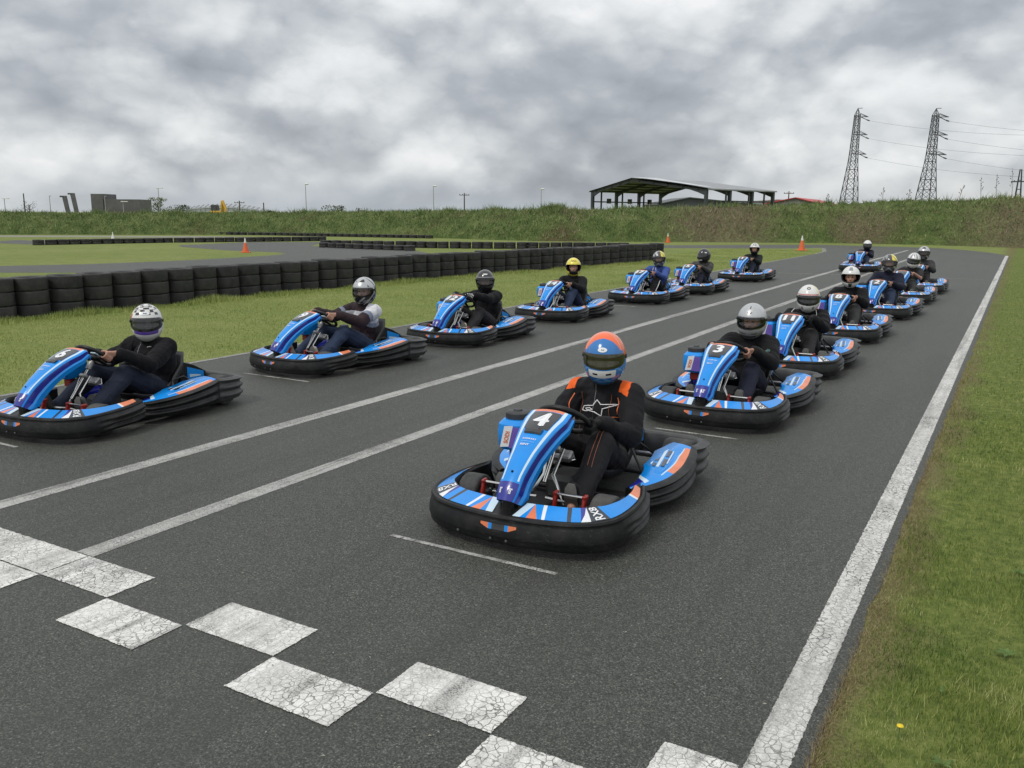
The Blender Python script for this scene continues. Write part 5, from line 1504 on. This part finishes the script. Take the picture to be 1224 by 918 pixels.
H_WHT = gloss('helmet_white', (.72, .72, .70)); H_SIL = mat('helmet_silver', (.50, .51, .52), .3, .06, 30, metal=.55, coat=.5); H_BLK = gloss('helmet_black', (.012, .012, .013)); H_YEL = gloss('helmet_yellow', (.80, .68, .07)); H_ORG = gloss('helmet_orange', (.85, .14, .03)); H_ORG2 = gloss('helmet_pale_orange', (.88, .36, .17)); H_BLU = gloss('helmet_blue', (.02, .17, .48)); H_PUR = gloss('helmet_purple', (.11, .06, .33)); H_GRY = gloss('helmet_grey', (.26, .27, .28)); H_DGR = gloss('helmet_dark_grey', (.06, .06, .065)); H_RED = gloss('helmet_red', (.5, .04, .03)); H_LBL = gloss('helmet_light_blue', (.10, .30, .62)); H_CRM = gloss('helmet_cream', (.74, .66, .40))
def m_visor(name, col, metal=0.0, rough=.06):
    m = bpy.data.materials.new(name); t = NT(m); co = t.coords()
    c = t.mix(t.ramp(t.noise(co, 5, 3), [(.3, 0.0), (.7, 1.0)]), col, tuple(min(1, x*1.5+.003) for x in col)); t.out(c, t.math('ADD', t.math('MULTIPLY', t.noise(co, 40, 3), .05), rough-.02), None, metal, .6, .5); return m
V_DARK = m_visor('dark_visor', (.008, .008, .009)); V_GOLD = m_visor('gold_mirror_visor', (.045, .042, .020), .6)
def m_clear(name, tint, f=.70):
    m = bpy.data.materials.new(name); t = NT(m)
    a = t.n('ShaderNodeBsdfTransparent'); a.inputs[0].default_value = (*tint, 1); g = t.n('ShaderNodeBsdfGlossy'); g.inputs['Roughness'].default_value = .06; g.inputs[0].default_value = (.8, .8, .8, 1)
    fr = t.n('ShaderNodeFresnel'); fr.inputs[0].default_value = 1.45; mx = t.n('ShaderNodeMixShader'); n = t.noise(t.coords(), 6, 2)
    t.l(t.math('ADD', fr.outputs[0], t.math('MULTIPLY', n, .06)), mx.inputs[0]); t.l(a.outputs[0], mx.inputs[1]); t.l(g.outputs[0], mx.inputs[2]); o = t.n('ShaderNodeOutputMaterial'); t.l(mx.outputs[0], o.inputs[0]); return m
V_CLR = m_clear('clear_visor', (.72, .73, .74)); V_SMK = m_clear('smoked_visor', (.42, .42, .43))
D = R(1)
def two(top, rest, e): return lambda a, el: 0 if el > e else 1
# helmet paint as functions of direction (a 0 = front, el = elevation)
def hc_r1(a, e):
    x = abs(a)/D; y = e/D
    if y > 12 and ((x/54)**2+((y-14)/43)**2) < 1: return 1                      # blue brow patch
    if y > 12 and y < 26 and x < 58: return 1
    if x < 40 and -33 < y < -18 and x < 34: return 3 if not (x > 8 and x < 20 and -27 < y < -24) else 4     # white chin guard
    if y > 24: return 2 if ((x % 46) < 15 and x > 58) else 0
    if y > 2 and x > 66: return 0 if (x+y*1.3) % 60 > 20 else 5
    if x > 84 and -6 < y < 6: return 1
    return 1 if (x+2*y) % 70 > 9 else 5
def hc_check(a, e):
    x = a/D; y = e/D
    if y > 50 or (y > 23 and abs(x) < 58):
        i = int(math.floor((y+2)/10.5)); w = 20 if y < 50 else (32 if y < 66 else 60); j = int(math.floor((x+200)/w))
        return 1 if (i+j) % 2 and y < 82 and y > 30 else 0
    if y > 10 and x < -58 and x > -95: return 2 if y > 34 else 3
    if -30 < y < -17 and abs(x) < 42: return 4
    if -42 < y < -30 and abs(x) < 60: return 0
    return 0
def hc_silver(a, e):
    x = abs(a)/D; y = e/D
    if x < 4 and 52 < y < 64: return 1
    if -34 < y < -31 and 9 < x < 30: return 1
    if x < 26 and -46 < y < -42: return 1
    return 0
def hc_r3(a, e):
    x = a/D; y = e/D
    if 22 < y < 26 and abs(x) < 75: return 2
    if ((x-0)/16)**2+((y-58)/9)**2 < 1 and ((x)/9)**2+((y-58)/3.5)**2 > 1: return 1
    if y > 26 and x > 55 and x < 120: return 3
    if -40 < y < -26 and 18 < abs(x) < 30: return 4
    return 0
def hc_r4(a, e):
    x = abs(a)/D; y = e/D
    if x < 15 and 40 < y < 66: return 1
    if -50 < y < -28 and x < 8: return 2
    return 0
def hc_mix(a, e):
    x = a/D; y = e/D
    if x > 18 and y > 20 and x < 140: return 1 if (x+y) % 44 < 36 else 2
    if x < -15 and y > 24: return 0 if (x*.7+y) % 40 > 14 else 2
    if y < -12: return 2 if (abs(x)+y*1.4) % 44 > 14 else 3
    return 2 if abs(x) < 60 else 3
def hc_r6(a, e):
    x = a/D; y = e/D
    return 1 if (abs(abs(x)-28) < 6 and y > 24) or (abs(x) < 5 and 40 < y < 75) or (60 < abs(x) < 75 and y > 0) else 0
def hc_r7(a, e):
    x = a/D; y = e/D
    if abs(x) < 20 and 40 < y < 62: return 1
    if y < -18: return 1 if (abs(x)+y) % 40 > 12 else 0
    return 0 if y > 20 or abs(x) > 95 else 1
def hc_l2(a, e):
    x = a/D; y = e/D
    if y > 46 and -40 < x < 26 and (math.sin(x*.09)*9+54) > y: return 1
    if y < -14: return 1 if (x*.8-y*1.1) % 34 > 9 else 2
    if abs(x) > 84 and y < 22: return 1
    if y > 22 and x > 40 and (x+y*.8) % 55 < 12: return 1
    return 0
def hc_l3(a, e):
    x = abs(a)/D; y = e/D
    if 22 < y < 26 and x < 84: return 1
    if ((x)/17)**2+((y-42)/4.5)**2 < 1: return 2
    if 93 < x < 99 and y > -30: return 1
    return 0
def hc_l4(a, e):
    x = a/D; y = e/D
    if abs(x) < 24 and 38 < y < 50: return 1 if int((x+30)/5+y/4) % 3 else 0
    if abs(x) < 30 and -42 < y < -20: return 1
    return 0
def hc_l6(a, e):
    x = a/D; y = e/D
    return 1 if (50 < abs(x) < 75 and 22 < y < 34) or (abs(x) < 30 and -40 < y < -30) else 0
def hc_l7(a, e):
    x = abs(a)/D; y = e/D
    if x < 26 and 36 < y < 66 and not (x < 14 and 44 < y < 56): return 1
    if x < 52 and y < -14: return 1
    return 0
def hc_r8(a, e): return 0 if e/D > 21 else 1

def arai(): 
    vs, fs = text2d('Arai', .03); return [tuple(q*.0085) for q in vs], fs
ov, of = oval(.030, .015); at_, af = arai()

# ---- the drivers
# R1: race suit
def jf1(c, n, S):
    q = abs(c.x)
    if q > .150 and q < .222 and c.z > .672-(q-.15)*.30 and c.y < .405: return 1
    return 0
b, jk, tr, sh, M, S = person('driver in a black race suit with orange shoulders and an orange and blue helmet', K['R1'], dict(lean=0.061, vox=.0065, yaw=.28, pitch=.07, hz=0.877, hy=.30, bulk=1.04,
    jacket=[C_SUIT, C_ORG], jfn=jf1, trousers=C_SUIT, glove=G_BLK, shoe=C_BLK, kx=.185, kz=.405, hcol=hc_r1, hmats=[H_ORG, H_BLU, H_ORG2, H_WHT, H_BLK, H_LBL], visor='dark', tint=V_GOLD, hl=-24, hr=204, elb=.55, seed=1, port=(15, 14),
    marks=[(ov, of, 0, 27*D, 0), (at_, af, 0, 27*D, 1)], hmarkm=[WHT, H_BLK]))
J = bvh_of(jk); T = bvh_of(tr); dF = (0, 1, -.25); ORP = mat('orange_piping', (.9, .22, .08), .6)
st_ = [((-.085, -.012), (-.078, .010), (-.050, .016), (-.022, .018), (-.008, .048), (.012, .024), (.095, .028), (.024, .004), (.020, -.034), (-.012, -.014), (-.045, -.010), (-.066, -.014), (-.085, -.012)), ((-.064, .000), (-.040, .006), (-.022, -.002), (-.058, -.006), (-.064, .000))]
poly_mark('chest_emblem', J, [(st_[0], .0034), (st_[1], .0028)], (.03, .25, .545), (1.35, 0, .05), (-.02, 0, 1.25), (0, 1, -.12), mat('white_print', (.82, .82, .82), .6), jk)
for s in (1, -1):
    piping('suit_piping', J, [(s*.150, .2, .645), (s*.165, .2, .58), (s*.160, .2, .50), (s*.168, .2, .44)], dF, ORP, jk, .0035)
    piping('suit_piping', J, [(s*.105, .2, .66), (s*.10, .2, .55), (s*.115, .2, .46), (s*.10, .2, .36)], dF, mat('dull_orange_thread', (.30, .10, .05), .7), jk, .0018)
    for o in (-.012, .012):
        piping('suit_piping', T, [(s*(.15+o), .05, .5), (s*(.185+o), -.08, .5), (s*(.195+o), -.25, .5), (s*(.21+o), -.40, .5)], (0, .35, -1), mat('dull_orange_thread', (.30, .10, .05), .7), tr, .0018)
mz = MB(); mz.tube([on_surface(J, q, dF, .001) for q in crom([(0, .2, .72), (0, .2, .6), (0, .2, .4)], 14)], .002, 5); mz.build('zip', [STEEL], jk)

b, jk, tr, sh, M, S = person('driver in a black hooded top with a silver helmet and bare hands in kart 3', K['R2'], dict(lean=0.056, vox=.007, yaw=.10, pitch=.10, hz=0.8, jacket=C_BLK, trousers=C_NAVY, shoe=BLKG, hcol=hc_silver, hmats=[H_SIL, H_BLK], visor='clear', tint=V_CLR, hl=-2, hr=170, bulk=1.05, seed=2,
    marks=[(*oval(.026, .011), 0, 36*D, 0)], hmarkm=[H_GRY]))
J = bvh_of(jk); text_mark('sleeve_print', J, 'zip', .04, S['shl'][1].lerp(S['elbow'][1], .35)+Vector((.0, -.05, 0)), Vector((.8, -.3, .25)), Vector((-.2, 0, .95)), (-.15, 1, -.2), mat('green_print', (.08, .17, .14), .7), jk, .05)

b, jk, tr, sh, M, S = person('driver in black with white piping, white helmet and black visor in kart 11', K['R3'], dict(lean=0.065, vox=.007, yaw=.16, pitch=.12, hz=0.79, jacket=C_BLK, trousers=C_GREY, glove=[G_BLK], hcol=hc_r3, hmats=[H_WHT, H_BLK, H_RED, H_CRM, H_GRY], visor='dark', tint=V_DARK, seed=3))
J = bvh_of(jk)
for s in (1, -1): piping('white_piping', J, [(s*.13, .2, .69), (s*.15, .2, .62), (s*.135, .2, .54), (s*.145, .2, .46)], dF, mat('white_print', (.82, .82, .82), .6), jk, .004)

person('driver in a black jacket with a white open helmet, face showing, in kart 8', K['R4'], dict(lean=0.019, vox=.008, yaw=.14, pitch=.05, hz=0.868, jacket=C_BLK, trousers=C_CHAR, hcol=hc_r4, hmats=[H_WHT, H_GRY, H_DGR], visor='open', seed=4, kz=.42))
person('driver in a navy hooded top with a grey and yellow helmet in kart 2', K['R5'], dict(lean=0.037, vox=.009, yaw=.12, pitch=.02, hz=0.932, bulk=1.12, jacket=C_NAVY, trousers=C_JEAN2, hcol=hc_mix, hmats=[H_GRY, H_YEL, H_DGR, H_SIL], visor='clear', tint=V_CLR, seed=5, kz=.42))
person('bare-armed driver in a white and grey striped helmet behind the navy-clad driver', K['R6'], dict(lean=0.200, vox=.010, yaw=.05, pitch=.15, roll=.12, hz=0.85, jacket=C_GREY, short=True, trousers=C_CHAR, shoe=WHT, hcol=hc_r6, hmats=[H_WHT, H_GRY], visor='dark', tint=V_DARK, seed=6))
person('driver in a charcoal top with a silver grey helmet, last of the right-hand line', K['R7'], dict(lean=0.047, vox=.010, yaw=.05, pitch=.02, hz=0.91, bulk=1.12, jacket=C_CHAR, trousers=C_GREY, hcol=hc_r7, hmats=[H_SIL, H_DGR], visor='clear', tint=V_SMK, seed=7))
person('driver in navy jacket and jeans with a white-topped helmet, alone at the far end', K['R8'], dict(lean=0.221, vox=.012, yaw=.25, pitch=.05, hz=0.835, jacket=C_NAVY, trousers=C_JEAN2, hcol=hc_r8, hmats=[H_WHT, H_BLK], visor='dark', tint=V_DARK, seed=8, kz=.43))

vsL, fsL = text2d('Arai', .03)
b, jk, tr, sh, M, S = person('driver in a black zip jacket with a chequered white helmet at the left edge', K['L1'], dict(lean=0.072, vox=.007, yaw=.74, pitch=.05, hz=0.802, bulk=1.14, jacket=C_BLK, trousers=C_JEAN, hcol=hc_check, hmats=[H_WHT, H_BLK, H_CRM, H_RED, H_PUR], visor='dark', tint=V_DARK, seed=9, kz=.40, hl=6, hr=175,
    marks=[(*oval(.046, .017), 0, 36*D, 0), ([tuple(q*.015) for q in vsL], fsL, 0, 36*D, 1)], hmarkm=[WHT, H_BLK]))
J = bvh_of(jk); poly_mark('chest_mark', J, [(((-.018, 0), (.0, .006), (.02, .012)), .003)], (.095, .2, .60), (1, 0, 0), (0, 0, 1), dF, mat('white_print', (.82, .82, .82), .6), jk)
piping('zip', J, [(.0, .2, .71), (.0, .2, .6), (.0, .2, .42)], dF, STEEL, jk, .002)

def jf_l2(c, n, S):
    sg = 1 if c.x > 0 else -1; ts = S['ts']; d = (c-S['shl'][sg]).length
    if abs(c.x) > .175 or c.y < .17:
        return 2 if c.y < .10 else (0 if d < .15 else (1 if d < .20 else 2))
    z = .19+(c.z-.19)/ts
    return 2 if z > .655 else 0 if z > .575 else 1 if z > .535 else 3 if z > .50 else 2
person('driver in a dark jumper banded white and grey, with a silver and black helmet', K['L2'], dict(lean=0.148, vox=.007, yaw=.45, pitch=.08, hz=0.863, jacket=[C_WHT, C_MID, C_MAR, C_CHAR], jfn=jf_l2, trousers=C_JEAN2, shoe=mat('pale_shoe', (.35, .32, .28), .8), hcol=hc_l2, hmats=[H_SIL, H_BLK, H_GRY], visor='clear', tint=V_CLR, seed=10, kz=.41, hl=20, hr=150, hy=.33))
person('driver in black with a black helmet and black and white gloves in kart 12', K['L3'], dict(lean=0.057, vox=.008, yaw=.55, pitch=.05, hz=0.815, jacket=C_BLK, trousers=C_GREY, shoe=mat('cream_shoe', (.5, .44, .33), .8), glove=[G_BLK, G_WHT], hcol=hc_l3, hmats=[H_BLK, H_GRY, H_WHT], visor='clear', tint=V_SMK, seed=11, hl=35, hr=150, elb=1.2))
person('driver in a black jacket and jeans with a yellow helmet', K['L4'], dict(lean=-0.005, vox=.009, yaw=.45, pitch=.03, hz=0.86, hy=.34, jacket=C_BLK, trousers=C_JEAN2, hcol=hc_l4, hmats=[H_YEL, H_BLK], visor='open', seed=12, kz=.46, ky=-.06, dk=.03))
b, jk, tr, sh, M, S = person('driver in a bright blue hoodie and black striped track pants', K['L5'], dict(lean=0.131, vox=.009, yaw=.30, pitch=.08, hz=0.87, hy=.30, jacket=C_BLUE, trousers=C_BLK, hcol=hc_mix, hmats=[H_SIL, H_YEL, H_DGR, H_GRY], visor='clear', tint=V_CLR, seed=13, kz=.47, ky=-.05))
J = bvh_of(jk); T = bvh_of(tr); WP = mat('white_print', (.82, .82, .82), .6)
for s in (1, -1):
    piping('hood_cord', J, [(s*.03, .2, .70), (s*.04, .2, .64), (s*.06, .2, .57)], dF, WP, jk, .007)
    k, h, a = S['knee'][s], S['hip'][s], S['ank'][s]; off = Vector((s*.3, 0, 0))
    piping('trouser_stripe', T, [h.lerp(k, .35)+off, h.lerp(k, .75)+off, k+off+Vector((0, 0, .02))], (-s, 0, -.5), WP, tr, .013); piping('trouser_stripe', T, [k+off, k.lerp(a, .4)+off, k.lerp(a, .9)+off], (-s, 0, -.15), WP, tr, .013)
text_mark('chest_print', J, 'W', .055, (.075, .2, .555), (1, 0, 0), (0, 0, 1), dF, WP, jk, .08)
person('driver in a worn dark leather jacket with a black helmet turned aside', K['L6'], dict(lean=0.145, vox=.010, yaw=-.45, pitch=.0, hz=0.845, bulk=1.08, jacket=C_LEA, trousers=C_NAVY, hcol=hc_l6, hmats=[H_BLK, H_WHT], visor='dark', tint=V_DARK, seed=14))
person('driver in a black jacket with a white open helmet, last of the left-hand line', K['L7'], dict(lean=0.144, vox=.012, yaw=.22, pitch=.03, hz=0.86, jacket=C_GRN, trousers=C_JEAN, hcol=hc_l7, hmats=[H_WHT, H_BLK], visor='open', seed=15, kz=.42))
